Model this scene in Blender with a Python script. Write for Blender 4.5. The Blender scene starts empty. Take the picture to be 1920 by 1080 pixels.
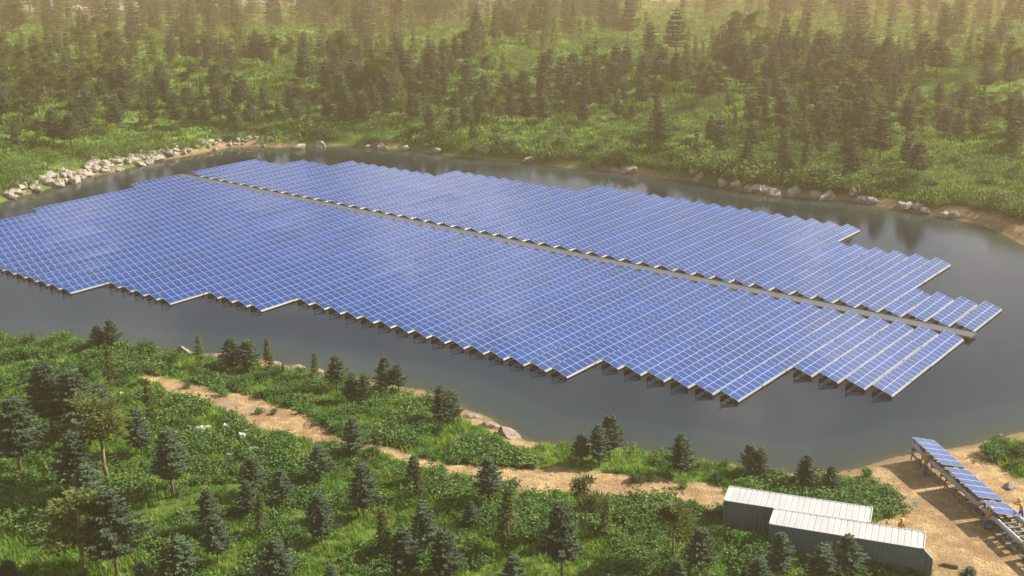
import bpy, bmesh, math, random
import numpy as np
from mathutils import Vector, Matrix

random.seed(7)
RNG = np.random.default_rng(7)
sc = bpy.context.scene
COL = sc.collection
R = math.radians

# ------------------------------------------------------------------ camera
CAM_H, FPX, PITCH, ROLL = 45.0, 2204.94, R(17.606), R(0.85)
CAM_M = Matrix.Translation((0, 0, CAM_H)) @ Matrix.Rotation(math.pi / 2 - PITCH, 4, 'X') @ Matrix.Rotation(-ROLL, 4, 'Z')
cd = bpy.data.cameras.new('camera')
cd.sensor_width = 36.0
cd.lens = 36.0 * FPX / 1920.0
cd.clip_start, cd.clip_end = 1.0, 6000.0
cam = bpy.data.objects.new('camera', cd)
cam.matrix_world = CAM_M
COL.objects.link(cam)
sc.camera = cam
CAM_INV = CAM_M.inverted()


def project(p):
    q = CAM_INV @ Vector(p)
    return 960 + FPX * q.x / -q.z, 540 - FPX * q.y / -q.z


def ground_pt(u, v, z=0.0):
    """world point at height z seen at photo pixel (u, v)"""
    d = (CAM_M.to_3x3() @ Vector(((u - 960) / FPX, (540 - v) / FPX, -1.0)))
    t = (CAM_H - z) / -d.z
    return Vector((d.x * t, d.y * t, z))


# ------------------------------------------------------------------ helpers
def tag(o, label=None, cat=None, group=None, kind=None):
    if label: o['label'] = label
    if cat: o['category'] = cat
    if group: o['group'] = group
    if kind: o['kind'] = kind
    return o


def link(o, parent=None):
    COL.objects.link(o)
    if parent is not None:
        o.parent = parent
    return o


def empty(name, loc=(0, 0, 0), rz=0.0):
    o = bpy.data.objects.new(name, None)
    o.empty_display_size = 0.2
    o.location = loc
    o.rotation_euler = (0, 0, rz)
    return link(o)


class MB:
    """collects faces, then becomes one mesh"""
    def __init__(self):
        self.v, self.f, self.m = [], [], []

    def face(self, pts, mi=0):
        n = len(self.v)
        self.v.extend([tuple(p) for p in pts])
        self.f.append(tuple(range(n, n + len(pts))))
        self.m.append(mi)

    def box(self, c, size, mi=0, M=None):
        x, y, z = (s / 2 for s in size)
        c = Vector(c)
        P = [Vector(p) for p in ((-x, -y, -z), (x, -y, -z), (x, y, -z), (-x, y, -z), (-x, -y, z), (x, -y, z), (x, y, z), (-x, y, z))]
        P = [(M @ p if M is not None else p) + c for p in P]
        n = len(self.v)
        self.v.extend([tuple(p) for p in P])
        for q in ((0, 3, 2, 1), (4, 5, 6, 7), (0, 1, 5, 4), (1, 2, 6, 5), (2, 3, 7, 6), (3, 0, 4, 7)):
            self.f.append(tuple(n + i for i in q)); self.m.append(mi)

    def tube(self, pts, radii, sides=8, mi=0, cap=True):
        pts = [Vector(p) for p in pts]
        if not hasattr(radii, '__len__'):
            radii = [radii] * len(pts)
        rings = []
        prev = None
        for i, p in enumerate(pts):
            t = (pts[min(i + 1, len(pts) - 1)] - pts[max(i - 1, 0)]).normalized()
            a = prev if prev is not None else (Vector((0, 0, 1)) if abs(t.z) < 0.9 else Vector((1, 0, 0)))
            x = (a - t * a.dot(t)).normalized()
            prev = x
            y = t.cross(x)
            n = len(self.v)
            for k in range(sides):
                an = 2 * math.pi * k / sides
                self.v.append(tuple(p + (x * math.cos(an) + y * math.sin(an)) * radii[i]))
            rings.append(n)
        for a, b in zip(rings, rings[1:]):
            for k in range(sides):
                k2 = (k + 1) % sides
                self.f.append((a + k, a + k2, b + k2, b + k)); self.m.append(mi)
        if cap:
            self.f.append(tuple(rings[0] + k for k in reversed(range(sides)))); self.m.append(mi)
            self.f.append(tuple(rings[-1] + k for k in range(sides))); self.m.append(mi)

    def bar(self, a, b, w, mi=0):
        self.tube([a, b], w * 0.7, 4, mi)

    def mesh(self, name, mats, smooth=False):
        me = bpy.data.meshes.new(name)
        me.from_pydata(self.v, [], self.f)
        for m in (mats if isinstance(mats, (list, tuple)) else [mats]):
            me.materials.append(m)
        me.polygons.foreach_set('material_index', self.m)
        if smooth:
            me.polygons.foreach_set('use_smooth', [True] * len(self.f))
        me.update()
        return me

    def build(self, name, mats, parent=None, smooth=False):
        return link(bpy.data.objects.new(name, self.mesh(name, mats, smooth)), parent)


def copy_tree(root):
    c = root.copy(); COL.objects.link(c)
    for ch in root.children:
        d = ch.copy(); COL.objects.link(d); d.parent = c
    return c


# ------------------------------------------------------------------ noise, lake and terrain
def _hash(ix, iy, s):
    h = (ix.astype(np.int64) * 374761393 + iy.astype(np.int64) * 668265263 + s * 974711) & 0xFFFFFFFF
    h = ((h ^ (h >> 13)) * 1274126177) & 0xFFFFFFFF
    h = h ^ (h >> 16)
    return (h & 0xFFFFFF) / float(0xFFFFFF)


def vn(x, y, s=0):
    x = np.asarray(x, float); y = np.asarray(y, float)
    ix, iy = np.floor(x), np.floor(y)
    fx, fy = x - ix, y - iy
    fx, fy = fx * fx * (3 - 2 * fx), fy * fy * (3 - 2 * fy)
    a, b = _hash(ix, iy, s), _hash(ix + 1, iy, s)
    c, d = _hash(ix, iy + 1, s), _hash(ix + 1, iy + 1, s)
    return (a * (1 - fx) + b * fx) * (1 - fy) + (c * (1 - fx) + d * fx) * fy


def fbm(x, y, s=0, o=4):
    t, a, n = 0, 1.0, 0.0
    for k in range(o):
        t = t + a * vn(x * 2 ** k + 17.3 * k, y * 2 ** k - 9.1 * k, s + k); n += a; a *= .5
    return t / n


def ss(x, a, b):
    t = np.clip((x - a) / (b - a), 0, 1)
    return t * t * (3 - 2 * t)


far_px = [(1920, 458), (1880, 437), (1840, 421), (1790, 410), (1740, 402), (1690, 394), (1640, 384), (1590, 376), (1540, 374), (1490, 369), (1440, 364), (1390, 358), (1340, 347), (1290, 338),
          (1240, 333), (1190, 326), (1140, 320), (1090, 317), (1040, 311), (990, 303), (950, 300), (900, 298), (850, 292), (800, 284), (750, 279), (700, 276), (640, 273), (580, 274), (520, 276),
          (470, 274), (430, 276), (390, 284), (350, 292), (300, 301), (250, 312), (200, 325), (155, 333), (140, 340), (100, 351), (60, 362), (30, 371), (0, 379)]
near_px = [(0, 636), (100, 640), (160, 644), (230, 655), (300, 658), (345, 662), (420, 668), (500, 678), (560, 690), (620, 701), (680, 713), (740, 724), (790, 733), (830, 748), (865, 765), (900, 780),
           (935, 797), (960, 812), (985, 824), (1030, 832), (1080, 833), (1130, 838), (1180, 844), (1230, 850), (1280, 859), (1340, 868), (1400, 877), (1450, 884), (1500, 889), (1560, 888),
           (1610, 880), (1660, 866), (1710, 853), (1760, 844), (1820, 834), (1870, 825), (1920, 812)]
P2 = lambda u, v: tuple(ground_pt(u, v).xy)
LAKE = [P2(*p) for p in far_px] + [(-112, 186), (-128, 160), (-116, 136), (-86, 131)] + [P2(*p) for p in near_px] + [(62, 103), (92, 108), (118, 122), (104, 142)]
LAKE = np.array(LAKE)


def sdf(X, Y, poly=None):
    """signed distance to the shoreline, positive on land"""
    poly = LAKE if poly is None else poly
    X = np.asarray(X, float).ravel(); Y = np.asarray(Y, float).ravel()
    out = np.full(X.shape, 1e18); inside = np.zeros(X.shape, bool)
    A = poly; B = np.roll(poly, -1, 0)
    for (ax, ay), (bx, by) in zip(A, B):
        ex, ey = bx - ax, by - ay
        wx, wy = X - ax, Y - ay
        t = np.clip((wx * ex + wy * ey) / (ex * ex + ey * ey + 1e-12), 0, 1)
        out = np.minimum(out, (wx - ex * t) ** 2 + (wy - ey * t) ** 2)
        c = ((ay > Y) != (by > Y)) & (X < ex * (Y - ay) / (ey if abs(ey) > 1e-12 else 1e-12) + ax)
        inside ^= c
    d = np.sqrt(out)
    return np.where(inside, -d, d)


def height(X, Y):
    X = np.asarray(X, float); Y = np.asarray(Y, float)
    shp = X.shape
    X, Y = X.ravel(), Y.ravel()
    d = sdf(X, Y) + 0.9 * (fbm(X / 3.0, Y / 3.0, 3) - .5) * ss(np.abs(X), -1, 0)
    beach = ss(X, 22, 30) * (1 - ss(Y, 120, 140))
    hn = 0.30 * ss(d, 0, 2.2) + 0.9 * ss(d, 1, 14) * (1 - .55 * beach) + 0.5 * (fbm(X / 7, Y / 7, 11) - .5) * ss(d, 1, 6) * (1 - .6 * beach) + 0.05
    mound = (fbm(X / 46., Y / 40., 21, 3) - .5) * 9.0 + (fbm(X / 15., Y / 15., 31, 3) - .5) * 2.2
    hf = 1.0 * ss(d, 0, 2.2) + 1.5 * ss(d, 2, 10) + 2.3 * ss(d, 8, 45) + 1.6 * ss(d, 40, 120) + mound * ss(d, 5, 45) + .05
    hf = hf - 29. * np.clip((Y - 300) / 640., 0, 1) ** 1.12 - np.maximum(Y - 940, 0) * 0.18 * ss(Y, 940, 1000)
    w = ss(Y, 135, 158)
    h = hn * (1 - w) + hf * w
    h = np.where(Y < 320, np.maximum(h, .06), h)
    h = np.where(d < 0, np.maximum(d * 0.16, -2.2) , h)
    return h.reshape(shp)


def hz(x, y):
    return float(height(np.array([x]), np.array([y]))[0])


def at(u, v):
    """where the sight line of photo pixel (u, v) meets the terrain"""
    z = 0.0
    for _ in range(25):
        p = ground_pt(u, v, z)
        z = z * .4 + .6 * max(hz(p.x, p.y), 0.0)
    p = ground_pt(u, v, z)
    return Vector((p.x, p.y, hz(p.x, p.y)))


def at_far(u, v):
    """same, marching outwards: for the hill beyond the lake"""
    d = (CAM_M.to_3x3() @ Vector(((u - 960) / FPX, (540 - v) / FPX, -1.0)))
    s = np.linspace(140, 1100, 2400)
    X, Y, Z = d.x * s, d.y * s, CAM_H + d.z * s
    H = height(X, Y)
    k = int(np.argmax(Z <= H))
    return Vector((X[k], Y[k], float(H[k])))


# ------------------------------------------------------------------ materials
def nt(name):
    m = bpy.data.materials.new(name)
    m.use_nodes = True
    t = m.node_tree
    return m, t, t.nodes, t.links, t.nodes['Principled BSDF']


def mix_rgb(t, fac, a, b, blend='MIX'):
    n = t.nodes.new('ShaderNodeMix'); n.data_type = 'RGBA'; n.blend_type = blend
    for sock, val in ((n.inputs[0], fac), (n.inputs[6], a), (n.inputs[7], b)):
        if isinstance(val, bpy.types.NodeSocket): t.links.new(val, sock)
        elif hasattr(val, '__len__'): sock.default_value = (*val[:3], 1)
        else: sock.default_value = val
    return n.outputs[2]


def noise(t, scale, detail=4, rough=.55, coord='Object', vec=None, dims='3D'):
    n = t.nodes.new('ShaderNodeTexNoise')
    n.inputs['Scale'].default_value = scale; n.inputs['Detail'].default_value = detail; n.inputs['Roughness'].default_value = rough
    if vec is None:
        tc = t.nodes.new('ShaderNodeTexCoord'); vec = tc.outputs[coord]
    t.links.new(vec, n.inputs['Vector'])
    return n.outputs['Fac']


def ramp(t, fac, stops):
    n = t.nodes.new('ShaderNodeValToRGB')
    e = n.color_ramp.elements
    while len(e) < len(stops): e.new(.5)
    for el, (p, c) in zip(e, stops):
        el.position = p; el.color = (*c[:3], 1) if hasattr(c, '__len__') else (c, c, c, 1)
    t.links.new(fac, n.inputs[0])
    return n.outputs[0]


def bump(t, fac, strength, dist=.1):
    n = t.nodes.new('ShaderNodeBump')
    n.inputs['Strength'].default_value = strength; n.inputs['Distance'].default_value = dist
    t.links.new(fac, n.inputs['Height'])
    return n.outputs[0]


def plain(name, col, rough=.6, metal=0.0, var=.15, scale=3.0, spec=.5):
    m, t, N, L, b = nt(name)
    f = noise(t, scale)
    c = mix_rgb(t, ramp(t, f, [(.3, 0), (.7, 1)]), [x * (1 - var) for x in col], [min(1, x * (1 + var)) for x in col])
    L.new(c, b.inputs['Base Color'])
    b.inputs['Roughness'].default_value = rough; b.inputs['Metallic'].default_value = metal
    b.inputs['Specular IOR Level'].default_value = spec
    return m


def foliage(name, dark, light, tip=None, scale=6.0, transl=.25, obj_var=.35, spec=.25):
    m, t, N, L, b = nt(name)
    oi = N.new('ShaderNodeObjectInfo')
    f = ramp(t, noise(t, scale, 3), [(.3, 0), (.7, 1)])
    c = mix_rgb(t, f, dark, light)
    if tip:
        c = mix_rgb(t, ramp(t, oi.outputs['Random'], [(.55, 0), (1., .8)]), c, tip)
    hs = N.new('ShaderNodeHueSaturation')
    mr = N.new('ShaderNodeMapRange'); mr.inputs['To Min'].default_value = 1 - obj_var; mr.inputs['To Max'].default_value = 1 + obj_var
    L.new(oi.outputs['Random'], mr.inputs[0]); L.new(mr.outputs[0], hs.inputs['Value']); L.new(c, hs.inputs['Color'])
    c = hs.outputs[0]
    L.new(c, b.inputs['Base Color'])
    b.inputs['Roughness'].default_value = .65
    b.inputs['Specular IOR Level'].default_value = spec
    if transl:
        tr = N.new('ShaderNodeBsdfTranslucent'); L.new(c, tr.inputs['Color'])
        mx = N.new('ShaderNodeMixShader'); mx.inputs[0].default_value = transl
        L.new(b.outputs[0], mx.inputs[1]); L.new(tr.outputs[0], mx.inputs[2])
        L.new(mx.outputs[0], N['Material Output'].inputs['Surface'])
    return m


def ground_material(name):
    m, t, N, L, b = nt(name)
    at_ = N.new('ShaderNodeAttribute'); at_.attribute_name = 'sand'
    tc = N.new('ShaderNodeTexCoord'); v = tc.outputs['Object']
    n1 = noise(t, .22, 5, .6, vec=v); n2 = noise(t, 1.7, 4, .6, vec=v); n3 = noise(t, .035, 3, .5, vec=v)
    soil = mix_rgb(t, n2, (.045, .055, .018), (.10, .085, .04))
    grass = mix_rgb(t, ramp(t, n1, [(.35, 0), (.65, 1)]), (.050, .140, .016), (.125, .235, .034))
    grass = mix_rgb(t, ramp(t, n3, [(.4, 0), (.7, .7)]), grass, (.15, .165, .05))
    grass = mix_rgb(t, ramp(t, n2, [(.5, 0), (.75, .75)]), grass, soil)
    n4 = noise(t, 5.5, 6, .7, vec=v); n5 = noise(t, .3, 4, .6, vec=v)
    sand = mix_rgb(t, ramp(t, n5, [(.38, 0), (.60, 1)]), (.31, .19, .09), (.58, .41, .20))
    n6 = noise(t, 1.1, 6, .68, vec=v)
    sand = mix_rgb(t, ramp(t, n6, [(.40, .75), (.52, 0)]), sand, (.235, .15, .08))
    sand = mix_rgb(t, ramp(t, n6, [(.56, 0), (.66, .7)]), sand, (.66, .52, .30))
    sand = mix_rgb(t, ramp(t, n4, [(.42, .75), (.58, 0)]), sand, (.27, .165, .085))
    sand = mix_rgb(t, ramp(t, noise(t, 14, 3, .6, vec=v), [(.60, 0), (.68, .8)]), sand, (.70, .56, .33))
    sand = mix_rgb(t, ramp(t, noise(t, .13, 3, .5, vec=v), [(.60, 0), (.68, .6)]), sand, (.30, .25, .21))
    wet = N.new('ShaderNodeAttribute'); wet.attribute_name = 'wet'
    sand = mix_rgb(t, wet.outputs['Fac'], sand, (.24, .17, .09))
    L.new(mix_rgb(t, at_.outputs['Fac'], grass, sand), b.inputs['Base Color'])
    b.inputs['Roughness'].default_value = .9; b.inputs['Specular IOR Level'].default_value = .15
    L.new(bump(t, n4, 1.0, .22), b.inputs['Normal'])
    return m


M = {}
M['ground'] = ground_material('meadow soil')
M['fir'] = foliage('fir needles', (.034, .064, .030), (.100, .150, .080), scale=9, transl=.15, obj_var=.3)
M['spruce'] = foliage('spruce needles', (.042, .065, .012), (.105, .135, .030), scale=9, transl=.15, obj_var=.25)
M['pine'] = foliage('pine needles', (.065, .092, .016), (.140, .168, .036), scale=7, transl=.3, obj_var=.2)
M['shrub'] = foliage('shrub leaves', (.030, .098, .018), (.110, .225, .042), scale=5, transl=.25, obj_var=.4)
M['grass'] = foliage('grass blades', (.060, .205, .016), (.150, .310, .036), tip=(.34, .34, .07), scale=2, transl=.4, obj_var=.55)
M['meadow'] = foliage('far grass', (.058, .160, .016), (.140, .265, .036), tip=(.24, .29, .06), scale=2, transl=.3, obj_var=.5)
M['brush'] = foliage('brush leaves', (.048, .130, .018), (.140, .260, .044), tip=(.19, .23, .05), scale=3, transl=.3, obj_var=.55)
M['weeds'] = foliage('weed leaves', (.034, .120, .018), (.105, .235, .042), tip=(.16, .18, .05), scale=3, transl=.3, obj_var=.45)
M['bark'] = plain('bark', (.24, .165, .105), .9, var=.4, scale=9, spec=.2)
M['rock'] = None
M['tube'] = plain('white float tube', (.19, .19, .185), .45, var=.12, scale=1.5)
M['tube_grey'] = plain('grey pipe', (.36, .37, .38), .45, var=.2, scale=1.5)
M['frame'] = plain('aluminium frame', (.46, .53, .66), .34, .5, var=.04)
M['black'] = plain('black steel', (.022, .022, .022), .5, var=.3)
M['deck'] = None


def rock_material(name, c1, c2):
    m, t, N, L, b = nt(name)
    n = noise(t, 1.3, 6, .65); k = noise(t, 5, 5, .7)
    c = mix_rgb(t, ramp(t, n, [(.3, 0), (.7, 1)]), c1, c2)
    c = mix_rgb(t, ramp(t, k, [(.36, .8), (.46, 0)]), c, [x * .4 for x in c1])
    L.new(c, b.inputs['Base Color']); b.inputs['Roughness'].default_value = .9
    L.new(bump(t, k, .8, .25), b.inputs['Normal'])
    return m


M['rock'] = rock_material('pale rock', (.25, .215, .17), (.46, .405, .33))
M['rock_pink'] = rock_material('pinkish rock', (.19, .145, .115), (.33, .255, .20))


def deck_material():
    m, t, N, L, b = nt('grey walkway deck')
    n = noise(t, 2.5, 5)
    L.new(mix_rgb(t, n, (.062, .070, .080), (.088, .096, .106)), b.inputs['Base Color'])
    b.inputs['Roughness'].default_value = .7
    return m


M['deck'] = deck_material()


def panel_material():
    m, t, N, L, b = nt('blue solar glass')
    tc = N.new('ShaderNodeTexCoord')
    w = N.new('ShaderNodeTexBrick')       # faint cell lines inside one panel
    w.offset = 0; w.squash = 1
    w.inputs['Scale'].default_value = 1.0
    w.inputs['Brick Width'].default_value = .165; w.inputs['Row Height'].default_value = .165
    w.inputs['Mortar Size'].default_value = .006; w.inputs['Mortar Smooth'].default_value = .2
    w.inputs['Color1'].default_value = (.0015, .030, .150, 1); w.inputs['Color2'].default_value = (.002, .037, .178, 1)
    w.inputs['Mortar'].default_value = (.02, .075, .28, 1)
    L.new(tc.outputs['Object'], w.inputs['Vector'])
    oi = N.new('ShaderNodeObjectInfo')
    hs = N.new('ShaderNodeHueSaturation')
    mr = N.new('ShaderNodeMapRange'); mr.inputs['To Min'].default_value = .88; mr.inputs['To Max'].default_value = 1.12
    L.new(oi.outputs['Random'], mr.inputs[0]); L.new(mr.outputs[0], hs.inputs['Value']); L.new(w.outputs[0], hs.inputs['Color'])
    L.new(hs.outputs[0], b.inputs['Base Color'])
    b.inputs['Roughness'].default_value = .09
    b.inputs['IOR'].default_value = 2.0
    return m


M['glass'] = panel_material()


def water_material():
    m, t, N, L, b = nt('lake water')
    dp = N.new('ShaderNodeAttribute'); dp.attribute_name = 'depth'
    b.inputs['Base Color'].default_value = (.030, .043, .046, 1)
    L.new(ramp(t, dp.outputs['Fac'], [(0, (.045, .065, .055)), (.5, (.012, .022, .028)), (1, (.005, .012, .019))]), b.inputs['Base Color'])
    b.inputs['Roughness'].default_value = .025; b.inputs['IOR'].default_value = 1.33; b.inputs['Specular IOR Level'].default_value = .42
    tc = N.new('ShaderNodeTexCoord')
    mp = N.new('ShaderNodeMapping'); mp.inputs['Scale'].default_value = (.8, 1.5, 1); mp.inputs['Rotation'].default_value = (0, 0, R(20))
    L.new(tc.outputs['Object'], mp.inputs['Vector'])
    n1 = noise(t, 1.9, 4, .6, vec=mp.outputs[0])
    big = ramp(t, noise(t, .018, 3, .5, vec=tc.outputs['Object']), [(.42, .15), (.60, 1)])
    mu = N.new('ShaderNodeMath'); mu.operation = 'MULTIPLY'; L.new(n1, mu.inputs[0]); L.new(big, mu.inputs[1])
    L.new(bump(t, mu.outputs[0], .45, .05), b.inputs['Normal'])
    tr = N.new('ShaderNodeBsdfTransparent'); tr.inputs[0].default_value = (.75, .85, .8, 1)
    mx = N.new('ShaderNodeMixShader')
    L.new(ramp(t, dp.outputs['Fac'], [(0, .25), (.12, .72), (.4, 1)]), mx.inputs[0])
    L.new(tr.outputs[0], mx.inputs[1]); L.new(b.outputs[0], mx.inputs[2])
    L.new(mx.outputs[0], N['Material Output'].inputs['Surface'])
    return m


M['water'] = water_material()

# ------------------------------------------------------------------ ground, sand and water
track_px = [(283, 707, .9), (320, 718, 1.2), (360, 731, 1.6), (420, 749, 2.2), (480, 766, 2.3), (540, 793, 2.4), (600, 817, 1.6), (650, 830, .7), (740, 851, .9), (800, 868, 1.0), (850, 880, 1.6), (900, 884, 2.0),
            (960, 890, 2.6), (1020, 897, 3.0), (1080, 905, 3.2), (1160, 912, 3.0), (1240, 920, 2.8), (1320, 930, 2.6), (1380, 950, 2.2)]
beach_px = [(1555, 892), (1620, 882), (1680, 866), (1760, 846), (1840, 832), (1960, 805), (2060, 800), (2060, 1140), (1700, 1140), (1735, 1050), (1690, 1012), (1640, 985), (1690, 962), (1668, 915), (1600, 897)]
green_px = [(1835, 856), (1870, 838), (1930, 812), (1990, 850), (1960, 905), (1900, 895), (1862, 868)]
patch_px = [(105, 682, 1.0), (125, 676, .8), (190, 697, .9), (172, 690, .6), (80, 660, .7), (1035, 905, 2.2), (770, 862, .8), (70, 830, .8)]
TRACK = [(at(u, v), w) for u, v, w in track_px]
BEACH = np.array([tuple(at(u, v).xy) for u, v in beach_px])
GREEN = np.array([tuple(at(u, v).xy) for u, v in green_px])
PATCH = [(at(u, v), w) for u, v, w in patch_px]


def sand_mask(X, Y, d=None):
    X = np.asarray(X, float).ravel(); Y = np.asarray(Y, float).ravel()
    if d is None: d = sdf(X, Y)
    best = np.full(X.shape, -9.0)
    for (p, w), (q, w2) in zip(TRACK, TRACK[1:]):
        ex, ey = q.x - p.x, q.y - p.y
        t = np.clip(((X - p.x) * ex + (Y - p.y) * ey) / (ex * ex + ey * ey), 0, 1)
        dist = np.hypot(X - p.x - ex * t, Y - p.y - ey * t)
        best = np.maximum(best, (w + (w2 - w) * t) * .86 - dist)
    for p, w in PATCH:
        best = np.maximum(best, (w - np.hypot(X - p.x, Y - p.y)) * .8)
    best = np.maximum(best, -sdf(X, Y, BEACH))
    gr = -sdf(X, Y, GREEN)
    best = np.where(gr > -2.0, np.minimum(best, -gr), best)
    near = Y < 140
    shore_w = np.where(near, np.where(X > 20, 1.6, np.where((X > -8) & (X < 2), 2.2, 1.2 * ss(fbm(X / 9, Y / 9, 77), .42, .6))), 2.0 * ss(fbm(X / 11, Y / 11, 71), .52, .68) - .2)
    right_far = (~near) & (X > 67)
    shore_w = np.where(right_far, 3.6, shore_w)
    best = np.maximum(best, shore_w - d)
    n = (fbm(X / 2.0, Y / 2.0, 41, 3) - .5) * 2.3 + .12 + (fbm(X / .5, Y / .5, 43, 2) - .5) * .5
    return ss(best + n, -.25, .35)


kin = np.linspace(-.60, .60, 470)
kk = np.concatenate([np.linspace(-.95, -.62, 14), kin, np.linspace(.62, .95, 14)])
ys = np.concatenate([np.linspace(-50, 54, 10), np.arange(58, 135, .32), np.geomspace(135, 300, 150)[0:], np.geomspace(302, 1250, 150)])
KX, YY = np.meshgrid(kk, ys)
XX = KX * np.maximum(YY, 58.0)
ZZ = height(XX, YY)
D = sdf(XX, YY).reshape(XX.shape)
SAND = sand_mask(XX, YY, D.ravel()).reshape(XX.shape)
WET = 1 - ss(D, .1, 1.5)
nr, nc = XX.shape
idx = np.arange(nr * nc).reshape(nr, nc)
quads = np.stack([idx[:-1, :-1], idx[:-1, 1:], idx[1:, 1:], idx[1:, :-1]], -1).reshape(-1, 4)
V = np.stack([XX, YY, ZZ], -1).reshape(-1, 3)
sflat, wflat = SAND.ravel(), WET.ravel()


def np_mesh(name, V, F, mat, attrs=None, smooth=True):
    used, inv = np.unique(F, return_inverse=True)
    F2 = inv.reshape(F.shape)
    me = bpy.data.meshes.new(name)
    me.vertices.add(len(used)); me.vertices.foreach_set('co', V[used].astype(np.float32).ravel())
    me.loops.add(F2.size); me.loops.foreach_set('vertex_index', F2.astype(np.int32).ravel())
    me.polygons.add(len(F2)); me.polygons.foreach_set('loop_start', np.arange(0, F2.size, 4, dtype=np.int32))
    me.polygons.foreach_set('use_smooth', np.full(len(F2), smooth))
    me.materials.append(mat)
    for k, a in (attrs or {}).items():
        at_ = me.attributes.new(k, 'FLOAT', 'POINT'); at_.data.foreach_set('value', a[used].astype(np.float32))
    me.update(); me.validate()
    return link(bpy.data.objects.new(name, me))


fs = sflat[quads].mean(1)
is_sand = (fs > .5) & (V[quads][:, :, 1].mean(1) < 140)
g = np_mesh('ground', V, quads[~is_sand], M['ground'], {'sand': sflat, 'wet': wflat})
tag(g, 'green meadow ground round the lake and over the far hill', kind='structure')
g = np_mesh('sandy_path', V, quads[is_sand], M['ground'], {'sand': sflat, 'wet': wflat})
tag(g, 'sandy track and bare sandy shore beside the lake', kind='structure')

wx, wy = np.meshgrid(np.arange(-132, 126, 1.0), np.arange(84, 250, 1.0))
wd = np.clip(-height(wx, wy), 0, 2.2) / 2.2
wi = np.arange(wx.size).reshape(wx.shape)
wq = np.stack([wi[:-1, :-1], wi[:-1, 1:], wi[1:, 1:], wi[1:, :-1]], -1).reshape(-1, 4)
keep = (sdf(wx, wy).reshape(wx.shape) < 3.0).ravel()[wq].any(1)
w = np_mesh('water', np.stack([wx, wy, np.zeros_like(wx)], -1).reshape(-1, 3), wq[keep], M['water'], {'depth': wd.ravel()})
tag(w, 'calm grey water of the lake', kind='structure')

# ------------------------------------------------------------------ floating solar array
AZ = R(39.387)
RV = Vector((math.sin(AZ), math.cos(AZ), 0)); SV = Vector((math.cos(AZ), -math.sin(AZ), 0))
PITCH_S, S0 = 2.785, -38.3
RZ = math.atan2(RV.y, RV.x)      # local +x runs along the row, local -y towards the low edge
HW, Z_LO, Z_HI = 1.95, .34, .97


def section_meshes(L):
    """panel field, float tube and support frame of one section, local x 0..L, y 0 (low) .. HW (high)"""
    mb = MB()
    n = Vector((0, Z_LO - Z_HI, HW)).normalized()
    sl = math.hypot(HW, Z_HI - Z_LO)
    up = Vector((0, HW, Z_HI - Z_LO)).normalized()
    X = Vector((1, 0, 0)); o = Vector((.03, 0, Z_LO)); Ls = L - .06

    def q(x0, x1, a0, a1, off, mi):
        mb.face([o + X * x0 + up * a0 + n * off, o + X * x1 + up * a0 + n * off, o + X * x1 + up * a1 + n * off, o + X * x0 + up * a1 + n * off], mi)
    q(0, Ls, 0, sl, .0, 0)
    c = [o + up * a + X * x + n * z for z in (-.06, 0) for x, a in ((0, 0), (Ls, 0), (Ls, sl), (0, sl))]
    for f in ((0, 1, 5, 4), (1, 2, 6, 5), (2, 3, 7, 6), (3, 0, 4, 7), (3, 2, 1, 0)):
        mb.face([c[i] for i in f], 0)
    pw, ph = Ls / 5, sl / 2
    for i in range(5):
        for j in range(2):
            q(i * pw + .035, (i + 1) * pw - .035, j * ph + .028, (j + 1) * ph - .028, .005, 1)
    pm = mb.mesh('panel_section', [M['frame'], M['glass']])
    tb = MB()
    tb.tube([(.05, .05, .15), (L - .05, .05, .15)], .135, 10)
    tb.tube([(.0, .05, .15), (.07, .05, .15)], .15, 10, 1)
    tm = tb.mesh('float_tube', [M['tube'], M['black']], False)
    sf = MB()
    for x in (.16, L - .2):
        sf.bar((x, HW - .1, .05), (x, HW - .06, Z_HI - .1), .075)
        sf.bar((x, .1, .12), (x, HW - .1, .12), .06)
        sf.bar((x, .75, .12), (x, HW - .1, .62), .05)
    sf.tube([(.02, HW - .12, .14), (L - .02, HW - .12, .14)], .14, 8)
    sf.box((.0, HW - .10, Z_HI + .02), (.22, .10, .07), 1)
    fm = sf.mesh('support_frame', [M['black'], M['tube']])
    return pm, tm, fm


ORD1 = 'first second third fourth fifth sixth seventh eighth ninth tenth eleventh twelfth thirteenth fourteenth fifteenth sixteenth seventeenth eighteenth nineteenth'.split()
TENS = {2: 'twent', 3: 'thirt', 4: 'fort', 5: 'fift'}


def ordinal(n):
    if n <= 19: return ORD1[n - 1]
    a, b = divmod(n, 10)
    return TENS[a] + 'ieth' if b == 0 else TENS[a] + 'y-' + ORD1[b - 1]


def near_start(k):
    for lim, j in ((4, 4), (10, 6), (25, 7), (29, 8), (34, 9)):
        if k < lim: return -j
    return -10


def near_stop(k):
    return 0 if k < 49 else 0


def far_stop(k):
    for lim, j in ((4, 2), (10, 5), (27, 7), (37, 6), (45, 5), (48, 4)):
        if k < lim: return j
    return 3


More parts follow.
